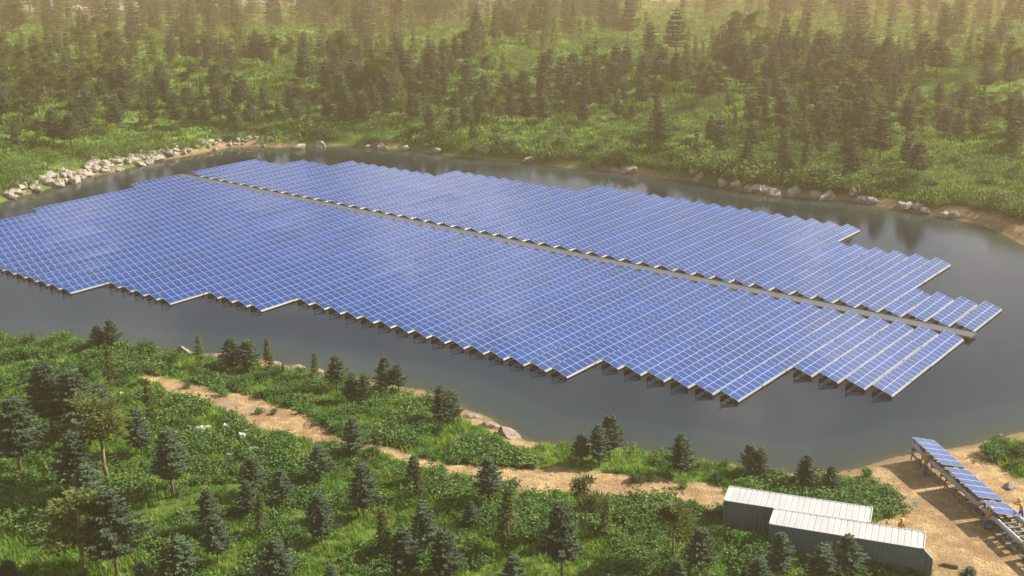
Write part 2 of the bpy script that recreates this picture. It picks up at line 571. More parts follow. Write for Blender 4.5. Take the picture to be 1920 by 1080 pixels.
MESH_NEAR, MESH_FAR = section_meshes(5.0), section_meshes(4.86)
for block in ('near', 'far'):
    L = 5.0 if block == 'near' else 4.86
    meshes = MESH_NEAR if block == 'near' else MESH_FAR
    for k in range(51 if block == 'far' else 51):
        if block == 'near':
            j0, j1 = near_start(k), 0
            if k == 50: j0 = -2
            elif k == 49: j0 = -6
            r0 = 124.0
        else:
            j0, j1, r0 = 0, far_stop(k), 127.0
        base = RV * (r0 + j0 * L) + SV * (S0 - k * PITCH_S)
        e = empty('solar_raft', base, RZ)
        where = {'near': 'block on the near side of the walkway', 'far': 'block on the far side of the walkway'}[block]
        if k == 0:
            lab = 'blue solar panel row at the right-hand end, %s' % where
        elif k == 50:
            lab = 'blue solar panel row at the far left end, %s' % where.replace('near side of the ', 'near walkway side').replace('far side of the ', 'far walkway side').replace('sidewalkway', 'side')
        else:
            lab = '%s blue solar panel row from the right, %s' % (ordinal(k + 1), where)
        tag(e, lab, 'solar raft', 'floating rows of solar panels, ' + where)
        for i in range(j1 - j0):
            for me in meshes:
                o = bpy.data.objects.new(me.name, me)
                o.location = (i * L, random.uniform(-.03, .03), random.uniform(-.012, .012))
                o.rotation_euler = (random.uniform(-.013, .013), random.uniform(-.004, .004), 0)
                link(o, e)

# walkway between the two blocks
wk = empty('floating_walkway', RV * 125.5 + SV * (S0 + .6), math.atan2(-SV.y, -SV.x))
tag(wk, 'long grey floating walkway running between the two blocks of solar rows', 'walkway')
dl = 7.2
dm = MB(); dm.box((dl / 2, 0, .36), (dl - .07, 2.2, .14)); dm.box((dl / 2, .95, .46), (dl - .1, .05, .06)); dm.box((dl / 2, -.95, .46), (dl - .1, .05, .06))
deck_me = dm.mesh('deck_section', M['deck'])
fm_ = MB()
for x in (1.2, 3.6, 6.0): fm_.box((x, 0, .1), (1.5, 1.9, .36))
fl_me = fm_.mesh('deck_float', M['black'])
for i in range(20):
    for me in (deck_me, fl_me):
        o = bpy.data.objects.new(me.name, me); o.location = (i * dl, 0, random.uniform(-.01, .01)); link(o, wk)

#@@PART2
# ------------------------------------------------------------------ trees
def rnd(a, b): return random.uniform(a, b)


def spray(mb, p, d, l, w, droop=.25):
    """one small flat twig of needles, a folded diamond"""
    d = d.normalized()
    s = d.cross(Vector((0, 0, 1)))
    if s.length < 1e-3: s = Vector((1, 0, 0))
    s = s.normalized()
    s = (s + Vector((0, 0, rnd(-.45, .45)))).normalized() * w
    a = p + d * l * .45 + Vector((0, 0, l * .05)); e = p + d * l - Vector((0, 0, l * droop))
    mb.face([p, a + s, e, a - s])


def conifer(kind, seed):
    random.seed(seed)
    cr = MB()
    if kind == 'fir':
        z0, rad, nw, nb, rise = rnd(.22, .31), rnd(.25, .31), 14, 11, .16
        prof = lambda t: (min(1, .55 + t / .16 * .45)) * (1 - t) ** .74
    else:
        z0, rad, nw, nb, rise = rnd(.08, .20), rnd(.135, .17), 19, 7, -.16
        prof = lambda t: (min(1, .55 + t / .2 * .45)) * (1 - t) ** 1.05 + .05
    lean = Vector((rnd(-.02, .02), rnd(-.02, .02), 0))
    lobe = [(rnd(0, 6.28), rnd(.75, 1.12)) for _ in range(5)]
    for wv in range(nw):
        t = (wv + rnd(-.3, .3)) / nw
        t = max(0, min(.985, t))
        z = z0 + (1 - z0) * t
        rr = rad * prof(t) * rnd(.84, 1.12)
        n = max(4, int(nb * (.45 + .55 * prof(t))))
        a0 = rnd(0, 6.28)
        for b in range(n):
            an = a0 + 6.283 * b / n + rnd(-.25, .25)
            k = 1.0
            for la, lk in lobe:
                k *= 1 + (lk - 1) * max(0, math.cos(an - la + t * 3)) ** 3
            bl = rr * k * rnd(.62, 1.2)
            if kind == 'spruce' and t < .25 and random.random() < .45: continue
            if random.random() < .11: continue
            d = Vector((math.cos(an), math.sin(an), rise + rnd(-.08, .1)))
            o = Vector((0, 0, z)) + lean * z
            m = 10 if kind == 'fir' else 6
            for q in range(m):
                f = .22 + .78 * q / (m - 1)
                sag = -.10 * math.sin(f * 2.6) if kind == 'fir' else .10 * f
                p = o + d * bl * f - Vector((0, 0, bl * sag * -.6))
                wd_ = (1.15 - f * .75)
                for sgn in (-1, 1, -1, 1)[:4 if kind == 'fir' else 2]:
                    a2 = an + sgn * rnd(.25, 1.1)
                    spray(cr, p, Vector((math.cos(a2), math.sin(a2), rnd(-.15, .28))), rnd(.040, .066) * (.6 + .55 * wd_), rnd(.008, .013), rnd(.1, .5))
                if q > m - 3: spray(cr, p, d, rnd(.05, .07), .016, rnd(0, .3))
    for q in range(26):
        an = rnd(0, 6.28); z = 1 - rnd(0, .07)
        spray(cr, Vector((0, 0, z)) + lean * z, Vector((math.cos(an), math.sin(an), rnd(.4, 2.4))), rnd(.02, .045), .009)
    tr = MB()
    tr.tube([(0, 0, -.03), (lean.x * .3, lean.y * .3, z0), (lean.x, lean.y, .9)], [.019 if kind == 'fir' else .012, .014 if kind == 'fir' else .010, .003], 7)
    for q in range(7):
        an = rnd(0, 6.28); z = rnd(z0 * .6, z0 + .1)
        tr.tube([(0, 0, z), (math.cos(an) * .07, math.sin(an) * .07, z + rnd(-.01, .03))], [.004, .0015], 4)
    return cr.mesh('crown', M[kind]), tr.mesh('trunk', M['bark'], True)


def pine(seed):
    random.seed(seed)
    cr, tr = MB(), MB()
    bx, by = rnd(-.07, .07), rnd(-.07, .07)
    pts = [Vector((0, 0, -.03)), Vector((bx, by, .25)), Vector((bx * .6, by * .9, .5)), Vector((bx * 1.6, by * 1.2, .78)), Vector((bx * 1.8, by * 1.3, .93))]
    tr.tube(pts, [.019, .016, .013, .008, .003], 7)
    ends = []
    for q in range(11):
        f = rnd(.30, .98)
        z = .24 + f * .68
        i = 1 if z < .5 else (2 if z < .78 else 3)
        p = pts[i].lerp(pts[i + 1], min(1, max(0, (z - pts[i].z) / (pts[i + 1].z - pts[i].z))))
        an = q * 2.4 + rnd(-.4, .4); l = rnd(.12, .24) * (1.25 - f * .55)
        mid = p + Vector((math.cos(an) * l * .55, math.sin(an) * l * .55, rnd(-.02, .05)))
        e = p + Vector((math.cos(an) * l, math.sin(an) * l, rnd(.03, .10)))
        tr.tube([p, mid, e], [.006, .004, .0015], 5)
        ends += [(e, rnd(.065, .10)), (mid + Vector((0, 0, .05)), rnd(.05, .07))]
    ends.append((pts[-1], .09))
    for e, r in ends:
        for q in range(105):
            v = Vector((random.gauss(0, 1), random.gauss(0, 1), random.gauss(0, .55)))
            v = v / max(1e-3, v.length) * r * rnd(.35, 1.15); v.z *= .62
            d = v.normalized() + Vector((0, 0, rnd(.1, .8)))
            spray(cr, e + v, d, rnd(.032, .060), rnd(.007, .013), rnd(-.1, .3))
    for q in range(5):
        an = rnd(0, 6.28); z = rnd(.2, .5)
        tr.tube([(bx * .8, by * .9, z), (bx * .8 + math.cos(an) * .1, by * .9 + math.sin(an) * .1, z + .02)], [.003, .001], 4)
    return cr.mesh('crown', M['pine']), tr.mesh('trunk', M['bark'], True)


def shrub_mesh(seed):
    random.seed(seed)
    cr, st = MB(), MB()
    lumps = [(Vector((rnd(-.3, .3), rnd(-.3, .3), rnd(.25, .5))), rnd(.22, .38)) for _ in range(6)]
    for c, r in lumps:
        st.tube([(0, 0, -.05), tuple(c)], [.03, .012], 5)
        for q in range(85):
            v = Vector((random.gauss(0, 1), random.gauss(0, 1), random.gauss(.25, .9))).normalized()
            p = c + v * r * rnd(.55, 1.08)
            d = v + Vector((rnd(-.6, .6), rnd(-.6, .6), rnd(-.3, .5)))
            spray(cr, p, d, rnd(.09, .17), rnd(.03, .055), rnd(.1, .5))
    return cr.mesh('foliage', M['shrub']), st.mesh('stem', M['bark'])


def frame_mesh(kind):
    pass


LIB = {'fir_tree': [conifer('fir', 100 + i) for i in range(6)], 'spruce_tree': [conifer('spruce', 200 + i) for i in range(5)], 'pine_tree': [pine(300 + i) for i in range(5)],
       'shrub': [shrub_mesh(400 + i) for i in range(5)]}
random.seed(11)
CAT = {'fir_tree': 'fir tree', 'spruce_tree': 'spruce tree', 'pine_tree': 'pine tree', 'shrub': 'shrub'}


def plant(kind, p, h, wf, label, group=None, squash=1.0):
    a, b = random.choice(LIB[kind])
    e = empty(kind, (p.x, p.y, p.z - .02), rnd(0, 6.28))
    e.scale = (h * wf, h * wf, h * squash)
    tag(e, label, CAT[kind], group)
    for me in (a, b):
        link(bpy.data.objects.new(me.name, me), e)
    return e


def height_for(p, ty):
    lo, hi = .5, 30.0
    for _ in range(24):
        mid = (lo + hi) / 2
        if project((p.x, p.y, p.z + mid))[1] > ty: lo = mid
        else: hi = mid
    return lo


F, S, P = 'fir_tree', 'spruce_tree', 'pine_tree'
TREES = [
    (F, 40, 895, 740, 1.05, 'large dark fir with bare lower trunk at the left edge, beside the meadow'),
    (F, 100, 817, 677, 1.1, 'broad fir on a leaning bare trunk, leftmost of the dark clump above the pine'),
    (F, 146, 825, 690, 1.15, 'wide dense fir in the middle of the dark clump above the pine'),
    (F, 192, 800, 716, 1.05, 'rounded fir at the right side of the dark clump above the pine'),
    (S, 285, 790, 710, 1.1, 'slim dark spruce at the lower end of the bushes, above a fir'),
    (F, 267, 855, 760, .95, 'fir with a slender pale trunk just right of the tall olive pine'),
    (P, 206, 912, 757, 1.25, 'tall olive pine with airy crown and reddish trunk among the dark firs'),
    (F, 150, 935, 806, 1.05, 'dark fir half hidden behind the tall olive pine'),
    (F, 168, 965, 868, 1.1, 'bluish fir directly below the tall olive pine'),
    (F, 325, 932, 800, .98, 'big full fir alone in the grass below the white rocks'),
    (P, 150, 1090, 928, 1.3, 'spreading olive pine with a bent bare trunk in the lower left corner'),
    (P, 186, 1058, 968, 1.1, 'stunted pine with bare twisted branches beside the lower left corner pine'),
    (F, 220, 1086, 915, .95, 'tall bluish fir just right of the spreading corner pine'),
    (S, 318, 1100, 1010, 1.5, 'bushy brownish green spruce at the bottom edge, touching a fir'),
    (F, 345, 1092, 998, 1.0, 'fir at the bottom edge right behind the brownish spruce'),
    (F, 398, 1002, 915, .98, 'upper fir of an overlapping pair in the lower left meadow'),
    (F, 410, 1060, 963, .95, 'lower fir of an overlapping pair, its pale trunk showing'),
    (F, 477, 932, 855, .98, 'upper fir of the group of three beside a brown spruce'),
    (F, 465, 970, 898, .98, 'lower fir of the group of three beside a brown spruce'),
    (F, 530, 952, 878, .98, 'fir set slightly apart to the right of the group of three'),
    (S, 492, 1003, 922, 1.0, 'brown tinged spruce with thin foot below the group of three firs'),
    (F, 600, 907, 832, 1.02, 'fir below the narrow part of the sandy track'),
    (F, 603, 1020, 918, .95, 'fir with long pale trunk in the centre of the lower meadow'),
    (F, 520, 1100, 1008, 1.15, 'wide fir cut by the bottom edge, left of the empty meadow'),
    (F, 20, 1110, 1050, 1.2, 'fir tip in the bottom left corner'),
    (F, 272, 1110, 1052, 1.0, 'small fir tip at the bottom edge between two taller firs'),
    (F, 625, 1110, 1056, 1.1, 'fir tip at the bottom edge in the middle of the meadow'),
    (F, 665, 858, 780, 1.02, 'fir beside the gap where the sandy track fades into grass'),
    (F, 682, 968, 862, .95, 'tall fir with pale foot below the faded track'),
    (F, 830, 798, 722, 1.1, 'left fir of the touching pair next to the bare rock point'),
    (F, 851, 792, 727, 1.0, 'right fir of the touching pair next to the bare rock point'),
    (F, 778, 907, 852, .98, 'small dark fir beside the track with a spruce in front of it'),
    (S, 787, 935, 868, 1.1, 'small brown spruce in front of a dark fir by the track'),
    (F, 916, 944, 853, .98, 'fir standing at the lower rim of the widening sandy track'),
    (S, 953, 1034, 915, 1.05, 'tall narrow spruce below the sandy track, right of a tiny fir'),
    (F, 884, 988, 938, 1.0, 'tiny dark fir left of the tall narrow spruce'),
    (S, 722, 1040, 950, 1.1, 'thin dark spruce left of the cluster of three bottom firs'),
    (F, 796, 1037, 938, .95, 'hindmost fir of the cluster of three at the bottom'),
    (F, 760, 1094, 990, 1.0, 'left front fir of the cluster of three at the bottom'),
    (F, 838, 1094, 988, 1.0, 'right front fir of the cluster of three at the bottom'),
    (F, 1054, 1086, 942, .92, 'largest fir at the bottom, left of the thin leaning pine'),
    (P, 1098, 1012, 888, .85, 'thin leaning pine with small tufted crown below the sandy track'),
    (S, 1135, 1006, 932, 1.15, 'dark spruce just right of the thin leaning pine'),
    (P, 1262, 1050, 935, 1.15, 'wide olive brown pine left of the white containers'),
    (F, 965, 1115, 1040, 1.15, 'fir tip at the bottom edge below the tall narrow spruce'),
    (F, 1090, 872, 812, 1.05, 'shortest fir of the trio on the shore above the sandy track'),
    (F, 1124, 875, 794, .92, 'middle fir of the trio on the shore above the sandy track'),
    (F, 1143, 864, 776, .9, 'tallest fir of the trio on the shore above the sandy track'),
    (F, 1277, 892, 812, 1.0, 'single fir at the water between the trio and the beach'),
    (F, 1270, 1110, 1050, 1.1, 'fir tip at the bottom edge below the wide olive brown pine'),
    (F, 1407, 892, 830, 1.05, 'left fir of the pair at the water above the containers'),
    (F, 1424, 896, 838, .95, 'right fir of the pair at the water above the containers'),
    (F, 1512, 916, 852, 1.15, 'stout fir beside the beach behind the rear container'),
    (F, 1558, 922, 872, 1.0, 'smaller fir nearest the beach behind the rear container'),
    (F, 1313, 1080, 990, .95, 'fir in front of the left end of the rear container'),
    (F, 1460, 1086, 996, .95, 'fir against the left end of the front container wall'),
    (F, 1538, 1108, 1020, 1.15, 'broad fir in front of the middle of the front container'),
    (F, 1587, 1092, 1000, .95, 'tallest fir against the front container, overlapping its wall notice'),
    (F, 1422, 1120, 1040, 1.1, 'low fir at the bottom edge left of the front container'),
    (F, 1812, 1115, 1062, 1.3, 'low fir tip on the bare sand in the bottom right corner'),
    (F, 185, 658, 607, 1.05, 'smaller fir of the pair at the left shoreline'),
    (F, 211, 660, 597, 1.05, 'taller fir of the pair at the left shoreline'),
    (S, 212, 728, 645, 1.0, 'brownish spruce growing below the fir pair at the left shoreline'),
    (S, 377, 692, 626, 1.1, 'slender pointed spruce standing alone at the water by pink rock'),
    (F, 437, 698, 633, 1.15, 'left fir of the close pair near the pink shore rock'),
    (F, 467, 702, 636, 1.1, 'right fir of the close pair near the pink shore rock'),
    (S, 505, 692, 632, 1.15, 'spruce between the close fir pair and the shore slabs'),
    (S, 592, 714, 659, 1.2, 'spruce on the pink shore slabs'),
    (F, 632, 737, 664, 1.05, 'tallest fir of the row along the shore right of the slabs'),
    (S, 532, 706, 680, 1.3, 'tiny spruce in front of the pink shore slabs'),
    (F, 660, 757, 698, 1.0, 'lighter fir in front of the tall shore row'),
    (F, 687, 757, 698, .95, 'dark low fir between the lighter fir and the shore pair'),
    (F, 725, 737, 666, .98, 'left fir of the pair standing over the water right of the slabs'),
    (F, 748, 738, 681, .95, 'right fir of the pair standing over the water right of the slabs'),
]
for kind, bx, by, ty, wf, lab in TREES:
    p = at(bx, by)
    plant(kind, p, height_for(p, ty), wf * (1.22 if kind == F else 1.15), lab)

# trees over the far hill
def far_density(u, v, X, Y):
    c = vn(X / 26., Y / 26., 91)
    if v < 120: k = .9
    elif v < 165: k = .9
    else: k = .5
    if v > 165:
        if u < 240: k = 1.5 if v < 285 else 0
        elif 600 < u < 900 and v < 245: k = .9
        elif 1000 < u < 1560 and v < 225: k = 1.2
        elif u > 1560: k = 1.4 if v < 300 else .35
        elif 1180 < u < 1560: k = .8 if v < 300 else .15
        else: k = .7 if v < 240 else .25
    elif v > 105 and 240 < u < 620: k *= .45
    return k * (0.10 + 1.55 * ss(c, .40, .62))


far_pts = []
QUOTA = [660, 360, 230]
cand = 0
rg = np.random.default_rng(5)
CX = rg.uniform(-.475, .475, 22000); CYr = rg.uniform(0, 1, 22000)
CY = 185 + (930 - 185) * CYr ** .95
CXw = CX * CY
CH = height(CXw, CY); CD = sdf(CXw, CY)
for x, y, h, d in zip(CXw, CY, CH, CD):
    if d < 5 or len(far_pts) >= 1500: continue
    u, v = project((x, y, h))
    if u < -30 or u > 1950 or v > 345: continue
    if random.random() > far_density(u, v, x, y): continue
    if any((x - a) ** 2 + (y - b) ** 2 < 9 for a, b, *_ in far_pts): continue
    zi = 0 if v <= 115 else (1 if v <= 190 else 2)
    if QUOTA[zi] <= 0: continue
    QUOTA[zi] -= 1
    far_pts.append((x, y, h, u, v))
cnt = {F: 74 - 14, S: 14, P: 6}
cnt = {k: sum(1 for t in TREES if t[0] == k) for k in (F, S, P)}
print('FAR', len(far_pts), sum(q[4] > 190 for q in far_pts), sum(115 < q[4] <= 190 for q in far_pts))
far_pts.sort(key=lambda q: q[1])
rest = []
for x, y, h, u, v in far_pts:
    third = 'left' if u < 640 else ('middle' if u < 1280 else 'right')
    zone = 'just above the far shore' if v > 190 else ('halfway up the far slope' if v > 115 else 'high on the hazy far slope')
    c = random.random()
    kind = (F if c < .66 else (S if c < .86 else P)) if v > 115 else (F if c < .48 else (S if c < .93 else P))
    hh = (rnd(5.6, 8.6) if v > 190 else (rnd(6.5, 10.5) if v > 115 else rnd(10., 15.5) * (.8 + y / 1500.)))
    if random.random() < .15: hh *= .6
    hh *= .95 * (1 + max(0, y - 420) / 900.)
    wf = rnd(1.0, 1.35) * (.85 if v < 115 else 1)
    if kind == S: hh *= .95 * (1 + max(0, y - 420) / 900.)
    if cnt[kind] >= 296:
        rest.append((x, y, h, hh)); continue
    cnt[kind] += 1
    adj = {F: 'dark fir', S: 'slender spruce', P: 'airy olive pine'}[kind]
    plant(kind, Vector((x, y, h)), hh, wf, '%s %s, %s third of the photo' % (adj, zone, third), '%ss %s, %s third' % (adj, zone, third))

# ------------------------------------------------------------------ shrubs
def shrubs(n, box, label, group, size, cond=None):
    k = 0
    for _ in range(n * 6):
        if k >= n: break
        u, v = rnd(box[0], box[2]), rnd(box[1], box[3])
        if cond and not cond(u, v): continue
        p = at(u, v) if v > 500 else at_far(u, v)
        if sdf([p.x], [p.y])[0] < .7: continue
        if v > 500 and sand_mask([p.x], [p.y])[0] > .6: continue
        h = rnd(*size)
        plant('shrub', p, h, rnd(.95, 1.5), label, group); k += 1


shrubs(62, (-5, 636, 320, 735), 'leafy green bush in the thicket along the left shore', 'bushes of the left shore thicket', (1.0, 1.9), lambda u, v: v > 636 + (u - 100) * .10)
shrubs(22, (300, 690, 560, 760), 'dark green bush between the left shore firs and the sandy track', 'bushes above the sandy track', (.8, 1.5), lambda u, v: v < 690 + (u - 280) * .32)
shrubs(16, (560, 770, 830, 880), 'green bush beside the faded middle of the sandy track', 'bushes at the faded track', (.7, 1.3))
shrubs(14, (980, 880, 1380, 985), 'green bush along the lower rim of the wide sandy track', 'bushes at the rim of the wide track', (.7, 1.3), lambda u, v: v > 925)
shrubs(20, (1290, 985, 1450, 1085), 'leafy bush beside the left ends of the containers', 'bushes beside the containers', (.9, 1.5), lambda u, v: not (u > 1345 and v < 1010))
shrubs(10, (1580, 1060, 1720, 1085), 'leafy bush at the foot of the front container wall', 'bushes before the front container', (.7, 1.2))
shrubs(12, (1330, 893, 1500, 915), 'dark bush on the shore strip behind the rear container', 'bushes behind the rear container', (.6, 1.2))
shrubs(8, (1860, 835, 1925, 895), 'green bush on the grassy patch beyond the shore rafts', 'bushes beyond the shore rafts', (.9, 1.6))
shrubs(40, (930, 250, 1290, 318), 'dense green bush crowding the far bank, middle of the photo', 'bushes on the middle of the far bank', (1.4, 2.8), lambda u, v: v < 300 + (u - 930) * .08)
shrubs(26, (300, 215, 930, 275), 'green bush above the far shore, left of the middle', 'bushes above the far shore left of the middle', (1.2, 2.3))
shrubs(26, (1290, 300, 1920, 400), 'green bush above the far shore on the right side', 'bushes above the right far shore', (1.0, 2.0), lambda u, v: v < 310 + (u - 1290) * .14)
TRACK_SHRUBS = [(418, 742), (465, 738), (488, 775), (514, 776), (350, 728), (330, 694), (850, 868), (818, 864), (1198, 905), (1222, 902), (1275, 915), (875, 868), (398, 712), (440, 725)]
for u, v in TRACK_SHRUBS:
    plant('shrub', at(u, v), rnd(.6, 1.15), rnd(.9, 1.3), 'dark green bush growing out of the bare sandy track', 'bushes in the sandy track')
for u, v, lab in ((1357, 878, 'reedy tuft bush on the sandy waterline left of the fir pair'), (1625, 893, 'lone reedy bush on the beach beside the stout firs')):
    plant('shrub', at(u, v), 1.0, 1.1, lab)

# ------------------------------------------------------------------ scattered grass and undergrowth
def variant_collection(name, meshes):
    c = bpy.data.collections.new(name)
    for me in meshes:
        c.objects.link(bpy.data.objects.new(me.name, me))
    return c


def grass_tuft(seed, n, h0, h1, spread, wid, mat, leafy=False):
    random.seed(seed)
    mb = MB()
    for i in range(n):
        a = rnd(0, 6.28); r = spread * math.sqrt(random.random())
        p = Vector((math.cos(a) * r, math.sin(a) * r, -.03))
        d = rnd(0, 6.28); h = rnd(h0, h1); lean = rnd(.15, .75) * h
        out = Vector((math.cos(d), math.sin(d), 0)); s = Vector((-out.y, out.x, 0)) * wid * rnd(.7, 1.3)
        m_ = p + out * lean * .4 + Vector((0, 0, h * .62)); e = p + out * lean + Vector((0, 0, h))
        if leafy:
            for q in range(4):
                f = rnd(.3, 1); b = p.lerp(e, f)
                spray(mb, b, Vector((rnd(-1, 1), rnd(-1, 1), rnd(-.2, .6))), rnd(.12, .24), rnd(.04, .075), rnd(.1, .4))
        else:
            mb.face([p - s, p + s, m_ + s * .75, m_ - s * .75]); mb.face([m_ - s * .75, m_ + s * .75, e])
    return mb.mesh('tuft', mat)


def scatter(name, pts, scl, coll, label):
    me = bpy.data.meshes.new(name)
    me.vertices.add(len(pts)); me.vertices.foreach_set('co', np.asarray(pts, np.float32).ravel())
    a = me.attributes.new('size', 'FLOAT', 'POINT'); a.data.foreach_set('value', np.asarray(scl, np.float32))
    a = me.attributes.new('turn', 'FLOAT', 'POINT'); a.data.foreach_set('value', RNG.uniform(0, 6.283, len(pts)).astype(np.float32))
    o = link(bpy.data.objects.new(name, me))
    g = bpy.data.node_groups.new(name, 'GeometryNodeTree')
    g.interface.new_socket('Geometry', in_out='INPUT', socket_type='NodeSocketGeometry')
    g.interface.new_socket('Geometry', in_out='OUTPUT', socket_type='NodeSocketGeometry')
    N, L = g.nodes, g.links
    gi, go = N.new('NodeGroupInput'), N.new('NodeGroupOutput')
    ci = N.new('GeometryNodeCollectionInfo'); ci.inputs['Collection'].default_value = coll
    ci.inputs['Separate Children'].default_value = True; ci.inputs['Reset Children'].default_value = True
    ip = N.new('GeometryNodeInstanceOnPoints'); ip.inputs['Pick Instance'].default_value = True
    s = N.new('GeometryNodeInputNamedAttribute'); s.data_type = 'FLOAT'; s.inputs['Name'].default_value = 'size'
    t = N.new('GeometryNodeInputNamedAttribute'); t.data_type = 'FLOAT'; t.inputs['Name'].default_value = 'turn'
    cx = N.new('ShaderNodeCombineXYZ'); L.new(t.outputs[0], cx.inputs[2])
    L.new(gi.outputs[0], ip.inputs['Points']); L.new(ci.outputs[0], ip.inputs['Instance'])
    L.new(cx.outputs[0], ip.inputs['Rotation']); L.new(s.outputs[0], ip.inputs['Scale'])
    L.new(ip.outputs[0], go.inputs[0])
    md = o.modifiers.new('scatter', 'NODES'); md.node_group = g
    tag(o, label, kind='stuff')
    return o


def wedge_points(n, y0, y1, power=1.0, k=.50):
    y = y0 + (y1 - y0) * RNG.uniform(0, 1, n) ** power
    x = RNG.uniform(-k, k, n) * (y + 6)
    return x, y


tufts = variant_collection('tufts', [grass_tuft(500 + i, 20, .16, .50, .36, .021, M['grass']) for i in range(5)])
weeds = variant_collection('weeds', [grass_tuft(520 + i, 12, .25, .60, .34, .02, M['weeds'], True) for i in range(5)])
random.seed(21)
BOXES = [np.array([tuple(ground_pt(u, v, z).xy) for u, v, z in q]) for q in
         (((1363, 912, 3.3), (1633, 948, 3.3), (1632, 980, 3.3), (1357, 938, 3.3)), ((1450, 953, 3.3), (1734, 998, 3.3), (1733, 1029, 3.3), (1442, 982, 3.3)))]
x, y = wedge_points(60000, 66, 133)
d = sdf(x, y); sm = sand_mask(x, y, d)
clump = fbm(x / 2.6, y / 2.6, 61, 3)
ok = (d > .5) & (sm < .35) & (RNG.uniform(0, 1, len(x)) < .35 + 1.3 * ss(clump, .38, .62))
for b in BOXES: ok &= sdf(x, y, b) > .1
x, y = x[ok], y[ok]
isw = (fbm(x / 3.5, y / 3.5, 67, 2) + RNG.uniform(-.12, .12, len(x))) > .51
z = height(x, y)
P3 = np.stack([x, y, z], -1)
sz = RNG.uniform(.6, 1.35, len(x)) * (.7 + .7 * fbm(x / 6, y / 6, 63, 2))
scatter('grass', P3[~isw], sz[~isw], tufts, 'tall green grass covering the meadow on the near shore')
scatter('weeds', P3[isw], sz[isw] * 1.15, weeds, 'broad-leaved weeds mixed into the grass of the near shore')

# the rest of the distant forest, along the crest: a mass of conifers nobody could count
for i in range(170):
    y = rnd(900, 985); x = rnd(-.48, .48) * y
    rest.append((x, y, hz(x, y), rnd(15, 24)))
jv = []
for k in (F, S):
    for me_c, me_t in LIB[k][:4]:
        bm = bmesh.new(); bm.from_mesh(me_c); bm.from_mesh(me_t)
        nm = bpy.data.meshes.new('conifer'); n0 = len(me_c.polygons)
        bm.faces.ensure_lookup_table()
        for i_, f_ in enumerate(bm.faces): f_.material_index = 0 if i_ < n0 else 1
        bm.to_mesh(nm); bm.free(); nm.materials.append(M['fir' if k == F else 'spruce']); nm.materials.append(M['bark']); jv.append(nm)
fc_ = variant_collection('conifers', jv)
scatter('distant_forest', [q[:3] for q in rest], [q[3] for q in rest], fc_, 'hazy conifer forest along the crest of the far hill')
print('FAR rest', len(rest), cnt)

fart = variant_collection('far tufts', [grass_tuft(540 + i, 13, .30, .80, .70, .085, M['meadow']) for i in range(4)])
farw = variant_collection('far weeds', [grass_tuft(560 + i, 22, .45, 1.25, .85, .05, M['brush'], True) for i in range(4)])
x, y = wedge_points(230000, 155, 930, 2.0)
d = sdf(x, y); sm = sand_mask(x, y, d)
c = fbm(x / 9, y / 9, 65, 3)
ok = (d > np.where(x > 10, 2.2, 1.4)) & (sm < .5) & (RNG.uniform(0, 1, len(x)) < .22 + 1.1 * ss(c, .42, .60))
x, y, d = x[ok], y[ok], d[ok]
isw = (fbm(x / 7, y / 7, 69, 3) + RNG.uniform(-.1, .1, len(x)) + .14 * (1 - ss(d, 4, 22))) > .62
P3 = np.stack([x, y, height(x, y)], -1)
sz = RNG.uniform(.6, 1.3, len(x)) * (1 + .0020 * (y - 150)) * (1 + .9 * (1 - ss(d, 3, 12)) * ss(fbm(x / 8, y / 8, 73), .5, .62) * (np.abs(x + 70) > 25))
scatter('meadow_grass', P3[~isw], sz[~isw], fart, 'green grass over the slopes beyond the lake')
scatter('undergrowth', P3[isw], sz[isw] * 1.1, farw, 'low leafy undergrowth over the slopes beyond the lake')

# ------------------------------------------------------------------ rocks
def rock_mesh(seed, mat, flat=1.0):
    random.seed(seed)
    bm = bmesh.new()
    bmesh.ops.create_icosphere(bm, subdivisions=4, radius=1.0)
    cuts = [(Vector((random.gauss(0, 1), random.gauss(0, 1), random.gauss(0, .8))).normalized(), rnd(.38, .74)) for _ in range(26)]
    off = rnd(0, 50)
    for v in bm.verts:
        for n, dd in cuts:
            k = v.co.dot(n) - dd
            if k > 0: v.co -= n * k * .97
        r = float(vn(v.co.x * 3 + off + v.co.z * 2, v.co.y * 3 - v.co.z * 1.5, seed)) - .5
        r2 = abs(float(vn(v.co.x * 5 + off, v.co.y * 5 + v.co.z * 7, seed + 9)) - .5)
        v.co *= 1 + r * .16 - .10 * max(0, .16 - r2) / .16
        v.co.z *= flat
    me = bpy.data.meshes.new('rock'); bm.to_mesh(me); bm.free(); me.materials.append(mat)
    return me


ROCKS = [rock_mesh(600 + i, M['rock'], .8) for i in range(6)]
M['white_stone'] = rock_material('whitish stone', (.42, .40, .37), (.62, .60, .56))
WHITES = [rock_mesh(660 + i, M['white_stone'], .8) for i in range(4)]
SLABS = [rock_mesh(620 + i, M['rock_pink'], .75) for i in range(4)]
random.seed(31)


def rock(p, size, label, group=None, lib=ROCKS, sink=.32, stretch=1.0):
    o = link(bpy.data.objects.new('boulder', random.choice(lib)))
    o.location = (p.x, p.y, p.z + size * (.5 - sink) * .5)
    o.rotation_euler = (rnd(-.3, .3), rnd(-.3, .3), rnd(0, 6.28)) if lib is ROCKS else (rnd(-.08, .08), rnd(-.08, .08), rnd(-.4, .4))
    o.scale = (size * .5 * rnd(.85, 1.3) * stretch, size * .5 * rnd(.8, 1.2), size * .5 * rnd(.7, 1.05))
    return tag(o, label, 'boulder', group)


